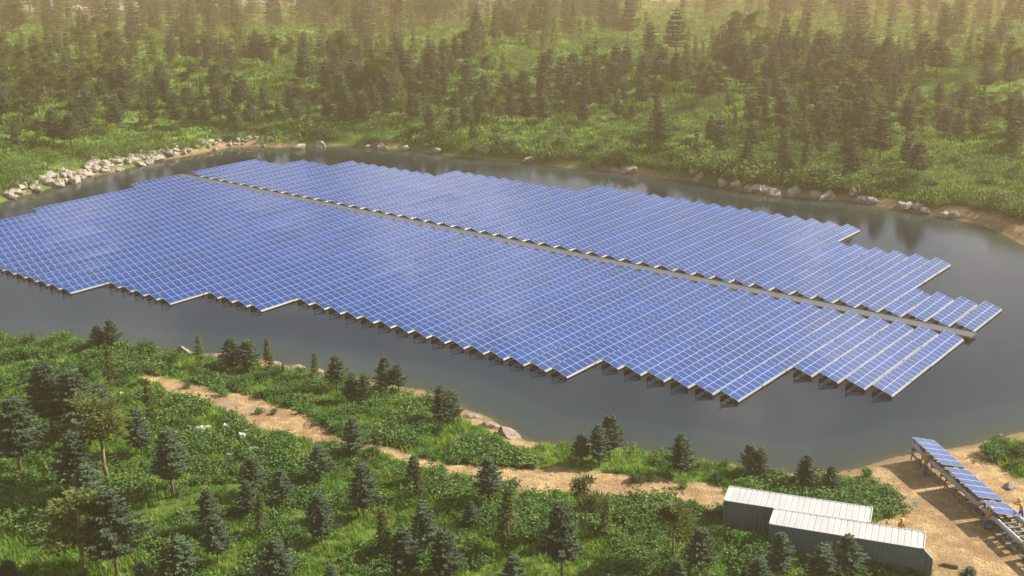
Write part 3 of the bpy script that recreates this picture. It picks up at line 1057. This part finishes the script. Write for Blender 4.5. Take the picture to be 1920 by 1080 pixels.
bank = [(-5, 372), (18, 368), (38, 362), (52, 352), (62, 356), (88, 347), (100, 340), (112, 346), (122, 337), (133, 338), (155, 331), (172, 326), (185, 318), (200, 322), (215, 316), (228, 314), (243, 308), (258, 306), (270, 303),
        (283, 300), (296, 297), (308, 293), (322, 290), (338, 288), (350, 285), (362, 283), (374, 280), (386, 279), (398, 278), (410, 275), (424, 272), (440, 271), (456, 271), (472, 270), (488, 270), (503, 271)]
for i, (u, v) in enumerate(bank):
    for q in range(6):
        p = ground_pt(u + rnd(-9, 9), v + rnd(-5.5, 1.5), .3); p.z = max(0, hz(p.x, p.y))
        rock(p, rnd(1.3, 3.6) * (1 if i < 24 else .62), 'pale angular boulder of the rock bank along the far left shore', 'boulders of the far left rock bank')
for (u, v), (u2, v2) in list(zip(bank, bank[1:]))[:30]:
    p = ground_pt((u + u2) / 2, (v + v2) / 2 - rnd(0, 3), .2); q_ = ground_pt(u2, v2, .2) - ground_pt(u, v, .2); p.z = max(0, hz(p.x, p.y)) - .1
    if random.random() < .25: continue
    o = rock(p, 1.0, 'pale angular boulder of the rock bank along the far left shore', 'boulders of the far left rock bank')
    o.rotation_euler = (rnd(-.15, .15), rnd(-.15, .15), math.atan2(q_.y, q_.x) + rnd(-.25, .25)); o.scale = (rnd(1.8, 3.2), rnd(.9, 1.6), rnd(.9, 1.5))
for u, v, s_ in ((60, 326, 1.0), (85, 310, .8), (118, 316, 1.0), (150, 303, .7), (75, 338, .8), (325, 263, 1.6), (380, 263, 1.1), (412, 265, 1.0)):
    p = at_far(u, v); rock(p, s_, 'pale stone lying in the grass above the far left rock bank', 'stones above the far left rock bank')
for u, v, s_, lab in ((1303, 330, 3.0, 'craggy grey boulder at the point of the right far shore'), (905, 290, 4.6, 'large grey slab sloping into the water in the middle of the far shore'),
                      (800, 277, 2.4, 'grey rock on the far shore left of the large grey slab')):
    p = ground_pt(u, v, .4); p.z = max(.1, hz(p.x, p.y)); rock(p, s_, lab, None, ROCKS, .3, 1.3)
for u, v in ((1312, 338), (1352, 346), (1378, 352), (1398, 355), (1416, 358), (1434, 360), (1452, 363), (1530, 368), (1548, 370), (1562, 371), (1598, 372), (1616, 376), (1632, 379), (1688, 388), (1704, 391), (1722, 394), (1735, 397), (1775, 405), (1790, 407), (1490, 365)):
    p = ground_pt(u + rnd(-4, 4), v + rnd(-2, 0), .3); p.z = max(.05, hz(p.x, p.y))
    rock(p, rnd(2.0, 4.6), 'weathered rock at the waterline of the right far shore', 'rocks along the right far shore')
for u, v in ((560, 277), (600, 273), (690, 275), (715, 277), (760, 279), (820, 285), (990, 301), (1120, 313), (1150, 318), (1180, 322)):
    p = ground_pt(u, v - 1, .3); p.z = max(.05, hz(p.x, p.y))
    rock(p, rnd(1.8, 4.0), 'grey rock at the waterline of the middle far shore', 'rocks along the middle far shore', ROCKS, .35, 1.3)
for u, v, s_ in ((230, 741, .7), (308, 789, 1.1), (345, 804, .8), (375, 811, 1.3), (388, 806, .9), (425, 806, 1.1), (455, 823, 1.2), (462, 812, .7), (475, 849, 1.2), (488, 851, .8), (515, 848, 1.0), (430, 858, 1.0), (385, 838, .9), (225, 788, .6)):
    rock(at(u, v), s_, 'whitish stone half sunk in the meadow below the sandy track', 'whitish stones in the meadow', WHITES, .05, 1.3)
for u, v, s_ in ((348, 664, 3.0), (400, 668, 2.2), (430, 671, 2.6), (520, 683, 2.6), (556, 689, 3.0), (590, 697, 2.6), (620, 703, 2.2), (230, 656, 1.8)):
    rock(at(u, v), s_, 'smooth pinkish rock slab on the waterline of the left near shore', 'pinkish slabs of the left near shore', SLABS, .62, 1.25)
for u, v, s_, lab in ((878, 782, 3.2, 'smooth grey slab at the top of the bare rock point'), (912, 800, 4.0, 'largest rounded slab of the bare rock point'), (952, 818, 2.8, 'lowest dark slab of the bare rock point, touching the water')):
    rock(at(u, v), s_, lab, None, SLABS, .62, 1.3)
for u, v, s_, lab in ((1590, 922, 1.0, 'grey stone in the grass beside the stout beach firs'), (1645, 932, 1.2, 'flat grey stone in the grass patch at the edge of the bare sand'), (1675, 957, .6, 'small white stone at the lower tip of the grass patch'),
                      (1895, 915, 1.4, 'flat stone heap on the sand right of the shore rafts')):
    rock(at(u, v), s_, lab, None, ROCKS, .4, 1.2)

pebm = variant_collection('pebbles', [rock_mesh(640 + i, M['rock_pink'] if i % 2 else M['rock'], .7) for i in range(4)])
x, y = wedge_points(16000, 66, 128)
sm = sand_mask(x, y)
ok = (sm > .6) & (sdf(x, y) > .3) & (RNG.uniform(0, 1, len(x)) < .10 + .7 * ss(fbm(x / 2.2, y / 2.2, 83, 3), .5, .7))
x, y = x[ok], y[ok]
scatter('gravel', np.stack([x, y, height(x, y)], -1), RNG.uniform(.02, .085, len(x)) * (1 + .9 * (RNG.uniform(0, 1, len(x)) > .95)), pebm, 'loose stones strewn over the bare sand')
random.seed(41)

# ------------------------------------------------------------------ containers
def container_mats():
    m, t, N, L, b = nt('blue grey container paint')
    n = noise(t, .8, 5); k = noise(t, 6, 5, .7)
    c = mix_rgb(t, n, (.105, .145, .150), (.140, .180, .182))
    c = mix_rgb(t, ramp(t, k, [(.62, 0), (.74, .6)]), c, (.20, .14, .09))
    L.new(c, b.inputs['Base Color']); b.inputs['Roughness'].default_value = .5
    m2, t, N, L, b = nt('white container roof paint')
    tc = N.new('ShaderNodeTexCoord'); mp = N.new('ShaderNodeMapping'); mp.inputs['Scale'].default_value = (1.2, .3, 1); L.new(tc.outputs['Object'], mp.inputs[0])
    n = noise(t, 1.0, 5, .6, vec=mp.outputs[0])
    L.new(mix_rgb(t, ramp(t, n, [(.35, 0), (.7, 1)]), (.45, .445, .435), (.36, .355, .345)), b.inputs['Base Color']); b.inputs['Roughness'].default_value = .5
    return m, m2


M['paint'], M['white'] = container_mats()
M['notice'] = plain('pale notice board', (.36, .42, .42), .5)


def container(px, label, door=False, notices=()):
    P = [ground_pt(u, v, 3.35) for u, v in px]       # back left, back right, front right, front left
    u = (P[2] - P[3]); Lg = u.length; u.normalize(); n = Vector((-u.y, u.x, 0)); Wd = 2.42; Hh = 2.60
    base = P[3].copy(); base.z = 3.35 - Hh
    e = empty('shipping_container', base, math.atan2(u.y, u.x))
    tag(e, label, 'container')
    wl = MB()
    def corr(a, b, nrm, z0, z1, pitch=.28, dep=.036):
        a, b = Vector(a), Vector(b); d = b - a; k = int(d.length / pitch); pr = []
        for i in range(k):
            for f, o in ((0, 0), (.35, 0), (.5, 1), (.85, 1)):
                p = a + d * ((i + f) / k) - Vector(nrm) * dep * o; pr.append(p)
        pr.append(b)
        for p, q in zip(pr, pr[1:]):
            wl.face([(p.x, p.y, z0), (q.x, q.y, z0), (q.x, q.y, z1), (p.x, p.y, z1)])
    corr((.08, .02, 0), (Lg - .08, .02, 0), (0, -1, 0), .12, Hh - .1)
    corr((Lg - .08, Wd - .02, 0), (.08, Wd - .02, 0), (0, 1, 0), .12, Hh - .1)
    corr((.02, Wd - .08, 0), (.02, .08, 0), (-1, 0, 0), .12, Hh - .1)
    if not door: corr((Lg - .02, .08, 0), (Lg - .02, Wd - .08, 0), (1, 0, 0), .12, Hh - .1)
    wl.box((Lg / 2, Wd / 2, .07), (Lg - .1, Wd - .1, .1))
    wl.build('wall', M['paint'], e)
    fr = MB()
    for x in (.05, Lg - .05):
        for y in (.05, Wd - .05):
            fr.box((x, y, Hh / 2 - .02), (.12, .12, Hh - .1))
    for y in (.045, Wd - .045):
        fr.box((Lg / 2, y, .06), (Lg - .2, .10, .13)); fr.box((Lg / 2, y, Hh - .07), (Lg - .2, .08, .08))
    for x in (.045, Lg - .045):
        fr.box((x, Wd / 2, .06), (.10, Wd - .2, .13)); fr.box((x, Wd / 2, Hh - .07), (.08, Wd - .2, .08))
    fr.build('frame', M['paint'], e)
    cc = MB()
    for x in (.09, Lg - .09):
        for y in (.08, Wd - .08): cc.box((x, y, Hh - .01), (.19, .17, .09))
    cc.build('corner_casting', M['white'], e)
    rf = MB()
    pr = []; k = int(Lg / .42)
    for i in range(k):
        for f, o in ((0, 0), (.62, 0), (.80, 0), (.84, -.03), (.93, -.03)):
            pr.append((.02 + (Lg - .04) * (i + f) / k, Hh - .012 + o))
    pr.append((Lg - .02, Hh - .012))
    for (x0, z0), (x1, z1) in zip(pr, pr[1:]):
        rf.face([(x0, .06, z0), (x1, .06, z1), (x1, Wd - .06, z1), (x0, Wd - .06, z0)])
    for y in (.02, Wd - .02): rf.box((Lg / 2, y, Hh - .012), (Lg, .08, .05))
    for x in (.01, Lg - .01): rf.box((x, Wd / 2, Hh - .010), (.08, Wd - .14, .05))
    rf.build('roof', M['white'], e)
    for x0, z0, w_, h_ in notices:
        nb = MB(); nb.box((x0, -.03, z0), (w_, .03, h_), 0)
        nb.box((x0, -.05, z0 + h_ * .22), (w_ * .7, .01, .05), 1); nb.box((x0, -.05, z0), (w_ * .7, .01, .04), 1)
        nb.build('notice_board', [M['notice'], M['paint']], e)
    if door:
        for hinge_y, ang, lab in ((.06, R(-62), None),):
            dr = MB()
            W2 = 1.16
            dr.box((W2 / 2, 0, Hh / 2), (W2, .05, Hh - .28)); 
            for z_ in (.5, 1.05, 1.6, 2.15): dr.box((W2 / 2, .04, z_), (W2 - .1, .03, .28))
            o = dr.build('door', M['paint'], e); o.location = (Lg + .04, hinge_y, 0); o.rotation_euler = (0, 0, ang)
            rod = MB()
            for x_ in (.35, .85): rod.tube([(x_, -.05, .2), (x_, -.05, Hh - .25)], .02, 6)
            rod.build('lock_rod', M['tube'], o)
            tp = MB(); tp.box((W2 / 2, 0, Hh - .12), (W2, .07, .06)); tp.build('top_edge', M['white'], o)
        d2 = MB(); d2.box((0, 0, 0), (.05, 1.14, Hh - .3)); d2.box((.04, 0, 0), (.03, .9, .3)); 
        o = d2.build('door', M['paint'], e); o.location = (Lg - .02, Wd - .66, Hh / 2)
    # sleepers it stands on
    sl = MB()
    for x in (.6, Lg / 2, Lg - .6): sl.box((x, Wd / 2, -.35), (.3, Wd, .68))
    sl.build('support_block', M['rock_pink'], e)
    return e, u, n, Lg


container([(1363, 912), (1633, 948), (1632, 980), (1357, 938)], 'rear white-roofed grey container, partly hidden behind the other one')
C2 = container([(1450, 953), (1734, 998), (1733, 1029), (1442, 982)], 'front white-roofed grey container with notices on its wall and an open end door', True, ((4.2, 1.62, .5, .75), (6.1, 1.62, .55, .75)))
p = at(1781, 1062)
tb = MB(); tb.box((0, 0, .12), (1.1, .26, .22)); tb.box((.1, .03, .24), (.9, .12, .03))
o = tb.build('timber_beam', M['bark']); o.location = p; o.rotation_euler = (0, 0, -.45); tag(o, 'short dark timber beam lying on sand near the open container door', 'beam')

# ------------------------------------------------------------------ rafts on the launching frame at the shore
def shore_raft(P0, ang, Lr, pans, label):
    """local x runs along the raft, +y to its left (high side of the panels); P0: start of its centre line on the ground"""
    e = empty('shore_raft', P0, ang); tag(e, label, 'shore raft', 'rafts being assembled on the shore')
    hw = .90
    for y in (-hw, hw):
        t = MB(); n = 2
        for i in range(n):
            t.tube([(i * Lr / n + .06, y, 1.45), ((i + 1) * Lr / n - .04, y, 1.45)], .20, 12)
        t.build('float_tube', M['tube_grey'], e, True)
        t = MB()
        for i in range(4):
            t.tube([(i * Lr / 4 + .08, y * 1.12, .62), ((i + 1) * Lr / 4 - .10, y * 1.12, .62)], .085, 8)
        t.build('lower_rail', M['tube'], e, True)
    fr = MB()
    for i in range(4):
        x = .15 + (Lr - .3) * i / 3
        for y in (-hw, hw):
            fr.bar((x, y * 1.12, .0), (x, y, 1.45), .08)
        fr.bar((x, -hw, 1.0), (x, hw, 1.0), .06)
        fr.bar((x, -hw * 1.1, .25), (x, hw * 1.1, 1.0), .05)
    for y in (-.35, .35): fr.bar((.05, y, 1.22), (Lr - .05, y, 1.22), .08)
    fr.build('support_frame', M['black'], e)
    cb = MB()
    if pans < 5:
        for y in (-.45, .0, .45):
            for i in range(5): cb.tube([(i * Lr / 5 + .1, y, 1.0), ((i + 1) * Lr / 5 - .12, y, 1.0)], .06, 6)
        for i in range(9):
            x = .2 + (Lr - .4) * i / 8
            cb.box((x, 0, .72), (.12, 1.7, .06)); cb.bar((x, hw, .7), (x + .3, hw * .4, 1.3), .05)
    for i in range(8):
        x = .3 + (Lr - .6) * i / 7
        cb.box((x, 0, 1.33), (.16, 1.45, .06))
        if i % 2: cb.box((x, hw + .28, .80), (.34, .42, .07))
    cb.build('cross_beam', M['tube'], e)
    if pans:
        sl = 2.05; zl, zh = 2.12, 1.66
        nrm = Vector((0, -(zl - zh), -sl)).normalized() * -1
        for i in range(pans):
            mb = MB(); pl = Lr / 5 - .015
            o0 = Vector((.03 + i * Lr / 5, 1.04, zl)); upv = Vector((0, -sl, zh - zl)).normalized(); X = Vector((1, 0, 0)); sw = math.hypot(sl, zl - zh)
            c = [o0 + upv * a + X * x_ - nrm * z_ for z_ in (.05, 0) for x_, a in ((0, 0), (pl, 0), (pl, sw), (0, sw))]
            for f in ((0, 4, 5, 1), (1, 5, 6, 2), (2, 6, 7, 3), (3, 7, 4, 0), (0, 1, 2, 3), (7, 6, 5, 4)): mb.face([c[k] for k in f], 0)
            for j in range(2):
                a0, a1 = j * sw / 2 + .02, (j + 1) * sw / 2 - .02
                q = [o0 + upv * a + X * x_ + nrm * .005 for x_, a in ((.055, a0), (.055, a1), (pl - .055, a1), (pl - .055, a0))]
                mb.face(q, 1)
            mb.build('solar_panel', [M['frame'], M['glass']], e)
        st = MB()
        for i in range(4):
            x = .3 + (Lr * pans / 5 - .6) * i / 3
            st.bar((x, .95, 1.5), (x, .95, zl - .06), .07); st.bar((x, -.95, 1.5), (x, -.95, zh - .06), .06)
        st.build('panel_post', M['black'], e)
    return e


za = .22
TOPZ = 2.12 + za
A = ground_pt(1705, 815, TOPZ); B = ground_pt(1771, 872, TOPZ); C_ = ground_pt(1835, 932, TOPZ)
ud = (C_ - A); Lr = ud.length / 2; ud.normalize(); ang = math.atan2(ud.y, ud.x)
right = Vector((ud.y, -ud.x, 0))        # to the right of travel; panels are high on +y = left
for side in (1,):
    pass
names = ['foremost shore raft at the water, fully covered with blue panels', 'second shore raft from the water, fully covered with blue panels', 'third shore raft, only its first two panel rows mounted', 'bare shore raft frame without panels at the right edge']
lat = Vector((-ud.y, ud.x, 0))          # local +y
# travelling towards the camera, local +y points to the photo's right; flip so that +y is the photo's left
start = A - Vector((0, 0, TOPZ))
for i, pans in enumerate((5, 5, 2, 0)):
    end = start + ud * (Lr * (i + 1)) + Vector((ud.y, -ud.x, 0)) * 0
    c0 = end + lat * 1.04      # left edge of the panels lies 1.04 m from the centre line
    c0.z = hz(c0.x, c0.y) * .5 + .2
    c0.z = za
    e = shore_raft(c0, ang + math.pi, Lr - .12, 0, names[i]) if False else None
    r_ = shore_raft(Vector((c0.x, c0.y, za)), ang + math.pi, Lr - .50, pans, names[i])
    if pans == 2:     # the mounted panels are at the far end (towards the water)
        for ch in r_.children:
            if ch.name.startswith('solar_panel') or ch.name.startswith('panel_post'):
                ch.location.x = (Lr - .50) * 3 / 5

# ------------------------------------------------------------------ workers
M['skin'] = plain('skin', (.42, .25, .17), .6, var=.05)
M['vest'] = plain('orange yellow work jacket', (.40, .19, .03), .8, var=.2, scale=9)
M['blue'] = plain('blue work trousers', (.020, .075, .42), .8, var=.2, scale=9)
M['helmet'] = plain('yellow helmet', (.75, .45, .02), .35, var=.05)
M['boot'] = plain('dark boots', (.03, .025, .02), .7)


def skinned(name, V_, E_, rad, mat, parent, root=0):
    me = bpy.data.meshes.new(name); me.from_pydata(V_, E_, []); me.materials.append(mat)
    o = link(bpy.data.objects.new(name, me), parent)
    md = o.modifiers.new('skin', 'SKIN'); md.use_smooth_shade = True
    for i, r_ in enumerate(rad):
        r2 = r_ if hasattr(r_, '__len__') else (r_, r_)
        me.skin_vertices[0].data[i].radius = r2
        me.skin_vertices[0].data[i].use_root = (i == root)
    s = o.modifiers.new('sub', 'SUBSURF'); s.levels = 1; s.render_levels = 2
    return o


def worker(px, facing, lean, arms, label, foot_z=None):
    """lean: forward bend of the trunk in radians; arms: (right, left) forward raise of the arms"""
    p = at(*px) if foot_z is None else ground_pt(px[0], px[1], foot_z)
    e = empty('person', p, facing); tag(e, label, 'person', 'workers at the shore')
    # local: +x forward, +y left, z up
    def trunk(h, f=0, y=0):     # point at trunk height h above the hips (0.92)
        c, s = math.cos(lean), math.sin(lean)
        return (.0 + h * s + f * c, y, .92 + h * c - f * s)
    hip, chest, neck, head0, head1 = trunk(0), trunk(.34), trunk(.52), trunk(.60, .02), trunk(.76, .03)
    V_, E_, Rr = [], [], []
    def add(pt, r, par=None):
        V_.append(tuple(pt)); Rr.append(r)
        if par is not None: E_.append((par, len(V_) - 1))
        return len(V_) - 1
    a = add(hip, (.15, .11)); b = add(chest, (.17, .12), a); n = add(neck, .06, b); h0 = add(head0, (.075, .09), n); add(head1, (.075, .09), h0)
    for s, sw in ((1, .10), (-1, -.10)):
        k = add((.02 + sw, s * .10, .50), .068, add((.0 + sw * .3, s * .095, .84), .085, a)); an = add((-.02 + sw * 1.2, s * .11, .09), .042, k); add((.16 + sw * 1.2, s * .12, .04), .038, an)
    wr = []
    for s, ra in ((1, arms[1]), (-1, arms[0])):
        sh = trunk(.46, 0, s * .20); si = add(sh, .058, b)
        th = ra - lean
        el = (sh[0] + .29 * math.sin(ra), sh[1] + s * .05, sh[2] - .29 * math.cos(ra)); ei = add(el, .043, si)
        ra2 = ra + .35
        w_ = (el[0] + .26 * math.sin(ra2), el[1] - s * .02, el[2] - .26 * math.cos(ra2)); wi_ = add(w_, .030, ei)
        dv = Vector((math.sin(ra2), 0, -math.cos(ra2))); ha = add(Vector(w_) + dv * .08, (.040, .022), wi_)
        for q, ln in enumerate((.075, .088, .082, .065)):
            add(Vector(w_) + dv * (.10 + ln) + Vector((0, (q - 1.5) * .024, 0)) + Vector((.012, 0, 0)), .009, ha)
        add(Vector(w_) + dv * .10 + Vector((.03, -s * .045, 0)), .010, wi_)
        wr.append((sh, el, w_))
    skinned('body', V_, E_, Rr, M['skin'], e)
    # jacket: torso and sleeves a little wider than the body
    jv, je, jr = [trunk(-.10), trunk(.10), trunk(.34), trunk(.49)], [(0, 1), (1, 2), (2, 3)], [(.185, .145), (.175, .14), (.20, .15), (.10, .09)]
    for sh, el, w_ in wr:
        i = len(jv); jv += [sh, el, tuple(Vector(el).lerp(Vector(w_), .85))]; je += [(2, i), (i, i + 1), (i + 1, i + 2)]; jr += [.078, .062, .05]
    skinned('jacket', jv, je, jr, M['vest'], e)
    tv, te, tr_ = [trunk(.0), (0, 0, .84)], [(0, 1)], [(.175, .14), (.17, .13)]
    for s, sw in ((1, .10), (-1, -.10)):
        i = len(tv); tv += [(sw * .3, s * .10, .78), (.02 + sw, s * .10, .50), (-.02 + sw * 1.2, s * .11, .12)]; te += [(1, i), (i, i + 1), (i + 1, i + 2)]; tr_ += [.105, .088, .072]
    skinned('trousers', tv, te, tr_, M['blue'], e)
    hb = MB(); hc = Vector(trunk(.75, .03))
    up_ = Vector((math.sin(lean), 0, math.cos(lean))); fw = Vector((math.cos(lean), 0, -math.sin(lean))); sd = Vector((0, 1, 0))
    ring = []
    for i in range(6):
        th = i / 5 * math.pi / 2; ring.append([hc + (fw * math.cos(q * math.pi / 6) * 1.12 + sd * math.sin(q * math.pi / 6)) * .125 * math.cos(th) + up_ * (.125 * math.sin(th) + .01) for q in range(12)])
    for r0, r1 in zip(ring, ring[1:]):
        for q in range(12): hb.face([r0[q], r0[(q + 1) % 12], r1[(q + 1) % 12], r1[q]])
    br = [hc + (fw * (math.cos(q * math.pi / 6) * .165 + .02) + sd * math.sin(q * math.pi / 6) * .15) + up_ * .0 for q in range(12)]
    for q in range(12): hb.face([br[q], br[(q + 1) % 12], ring[0][(q + 1) % 12], ring[0][q]])
    hb.build('helmet', M['helmet'], e, True)
    fc = MB(); fcx = Vector(trunk(.68, .03))
    fc.box(fcx + fw * .10, (.03, .025, .045), 0)
    fc.build('nose', M['skin'], e)
    ey = MB()
    for s in (1, -1): ey.box(fcx + fw * .088 + sd * .033 * s + up_ * .025, (.012, .024, .012), 0)
    ey.build('eyes', M['black'], e)
    mo = MB(); mo.box(fcx + fw * .088 - up_ * .05, (.012, .045, .010), 0); mo.build('mouth', M['vest'], e)
    ea = MB()
    for s in (1, -1): ea.box(fcx + sd * .083 * s, (.035, .02, .06), 0)
    ea.build('ears', M['skin'], e)
    bt = MB()
    for s, sw in ((1, .10), (-1, -.10)):
        bt.box((.06 + sw * 1.2, s * .115, .045), (.27, .10, .09)); bt.box((-.01 + sw * 1.2, s * .115, .12), (.12, .11, .12))
    bt.build('boots', M['boot'], e)
    return e


worker((1734, 888), .35, .12, (1.15, 1.3), 'worker in orange jacket reaching up to the foremost shore raft')
worker((1848, 990), .55, .55, (1.1, .9), 'worker in blue trousers bending into the third shore raft')
worker((1913, 974), math.pi - .5, .30, (1.2, 1.4), 'worker in yellow helmet right of the third raft, arms held out')
worker((1862, 968), -2.2, .85, (.9, .7), 'worker crouching low between the tubes of the third raft', .3)
worker((1686, 1011), -1.2, .1, (.3, .2), 'worker with only helmet and shoulders showing behind the front container')

# ------------------------------------------------------------------ haze, sky, sun
hb = bmesh.new(); bmesh.ops.create_cube(hb, size=1.0)
me = bpy.data.meshes.new('haze'); hb.to_mesh(me); hb.free()
zmin = float(ZZ.min()) - 1.0
o = link(bpy.data.objects.new('haze', me)); o.scale = (2500, 1340, 47.5 - zmin); o.location = (0, 600, (47.5 + zmin) / 2); tag(o, kind='stuff')
m = bpy.data.materials.new('warm haze'); m.use_nodes = True
t = m.node_tree; t.nodes.clear()
pv = t.nodes.new('ShaderNodeVolumePrincipled'); om = t.nodes.new('ShaderNodeOutputMaterial')
pv.inputs['Density Attribute'].default_value = ''; pv.inputs['Color Attribute'].default_value = ''; pv.inputs['Temperature Attribute'].default_value = ''
HAZE = 0.00044
pv.inputs['Density'].default_value = HAZE
pv.inputs['Color'].default_value = (1.0, .73, .43, 1)
pv.inputs['Anisotropy'].default_value = .25
t.links.new(pv.outputs[0], om.inputs['Volume'])
m.cycles.homogeneous_volume = True
me.materials.append(m)

SUN_DIR = Vector((.955 * math.cos(R(36)), .30 * math.cos(R(36)), math.sin(R(36)))).normalized()
sl = bpy.data.lights.new('sun', 'SUN'); sl.energy = 5.0; sl.angle = R(.5); sl.color = (1, .93, .80)
so = link(bpy.data.objects.new('sun', sl)); so.rotation_euler = SUN_DIR.to_track_quat('Z', 'Y').to_euler(); so.location = (0, 0, 120)

wd = bpy.data.worlds.new('World'); sc.world = wd; wd.use_nodes = True
t = wd.node_tree; N, L = t.nodes, t.links
bg = N['Background']
sky = N.new('ShaderNodeTexSky'); sky.sky_type = 'NISHITA'; sky.sun_disc = False
sky.sun_elevation = math.asin(SUN_DIR.z); sky.sun_rotation = math.atan2(SUN_DIR.x, SUN_DIR.y); sky.dust_density = 2.0
tc = N.new('ShaderNodeTexCoord'); sp = N.new('ShaderNodeSeparateXYZ'); L.new(tc.outputs['Generated'], sp.inputs[0])
mxz = N.new('ShaderNodeMath'); mxz.operation = 'MAXIMUM'; mxz.inputs[1].default_value = .015; L.new(sp.outputs[2], mxz.inputs[0])
cb_ = N.new('ShaderNodeCombineXYZ'); L.new(sp.outputs[0], cb_.inputs[0]); L.new(sp.outputs[1], cb_.inputs[1]); L.new(mxz.outputs[0], cb_.inputs[2])
L.new(cb_.outputs[0], sky.inputs['Vector'])
# clouds: noise on a flat layer above
dv = N.new('ShaderNodeVectorMath'); dv.operation = 'DIVIDE'; L.new(cb_.outputs[0], dv.inputs[0])
c3 = N.new('ShaderNodeCombineXYZ'); ad = N.new('ShaderNodeMath'); ad.operation = 'ADD'; ad.inputs[1].default_value = .12; L.new(mxz.outputs[0], ad.inputs[0])
for i in range(3): L.new(ad.outputs[0], c3.inputs[i])
L.new(c3.outputs[0], dv.inputs[1])
cn = noise(t, 4.2, 6, .62, vec=dv.outputs[0])
cf = ramp(t, cn, [(.50, 0), (.64, .95)])
L.new(mix_rgb(t, cf, sky.outputs[0], (9.0, 8.9, 8.9)), bg.inputs['Color'])
bg.inputs['Strength'].default_value = .075

# ------------------------------------------------------------------ render
sc.view_settings.view_transform = 'Standard'; sc.view_settings.look = 'None'; sc.view_settings.exposure = 0.98; sc.view_settings.gamma = 1
sc.view_settings.use_curve_mapping = False
cy = sc.cycles
cy.max_bounces = 6; cy.diffuse_bounces = 2; cy.glossy_bounces = 2; cy.transmission_bounces = 2; cy.volume_bounces = 1; cy.transparent_max_bounces = 6
cy.use_denoising = True
try: cy.denoiser = 'OPENIMAGEDENOISE'
except Exception: pass
cy.caustics_reflective = False; cy.caustics_refractive = False
cy.sample_clamp_indirect = 4.0
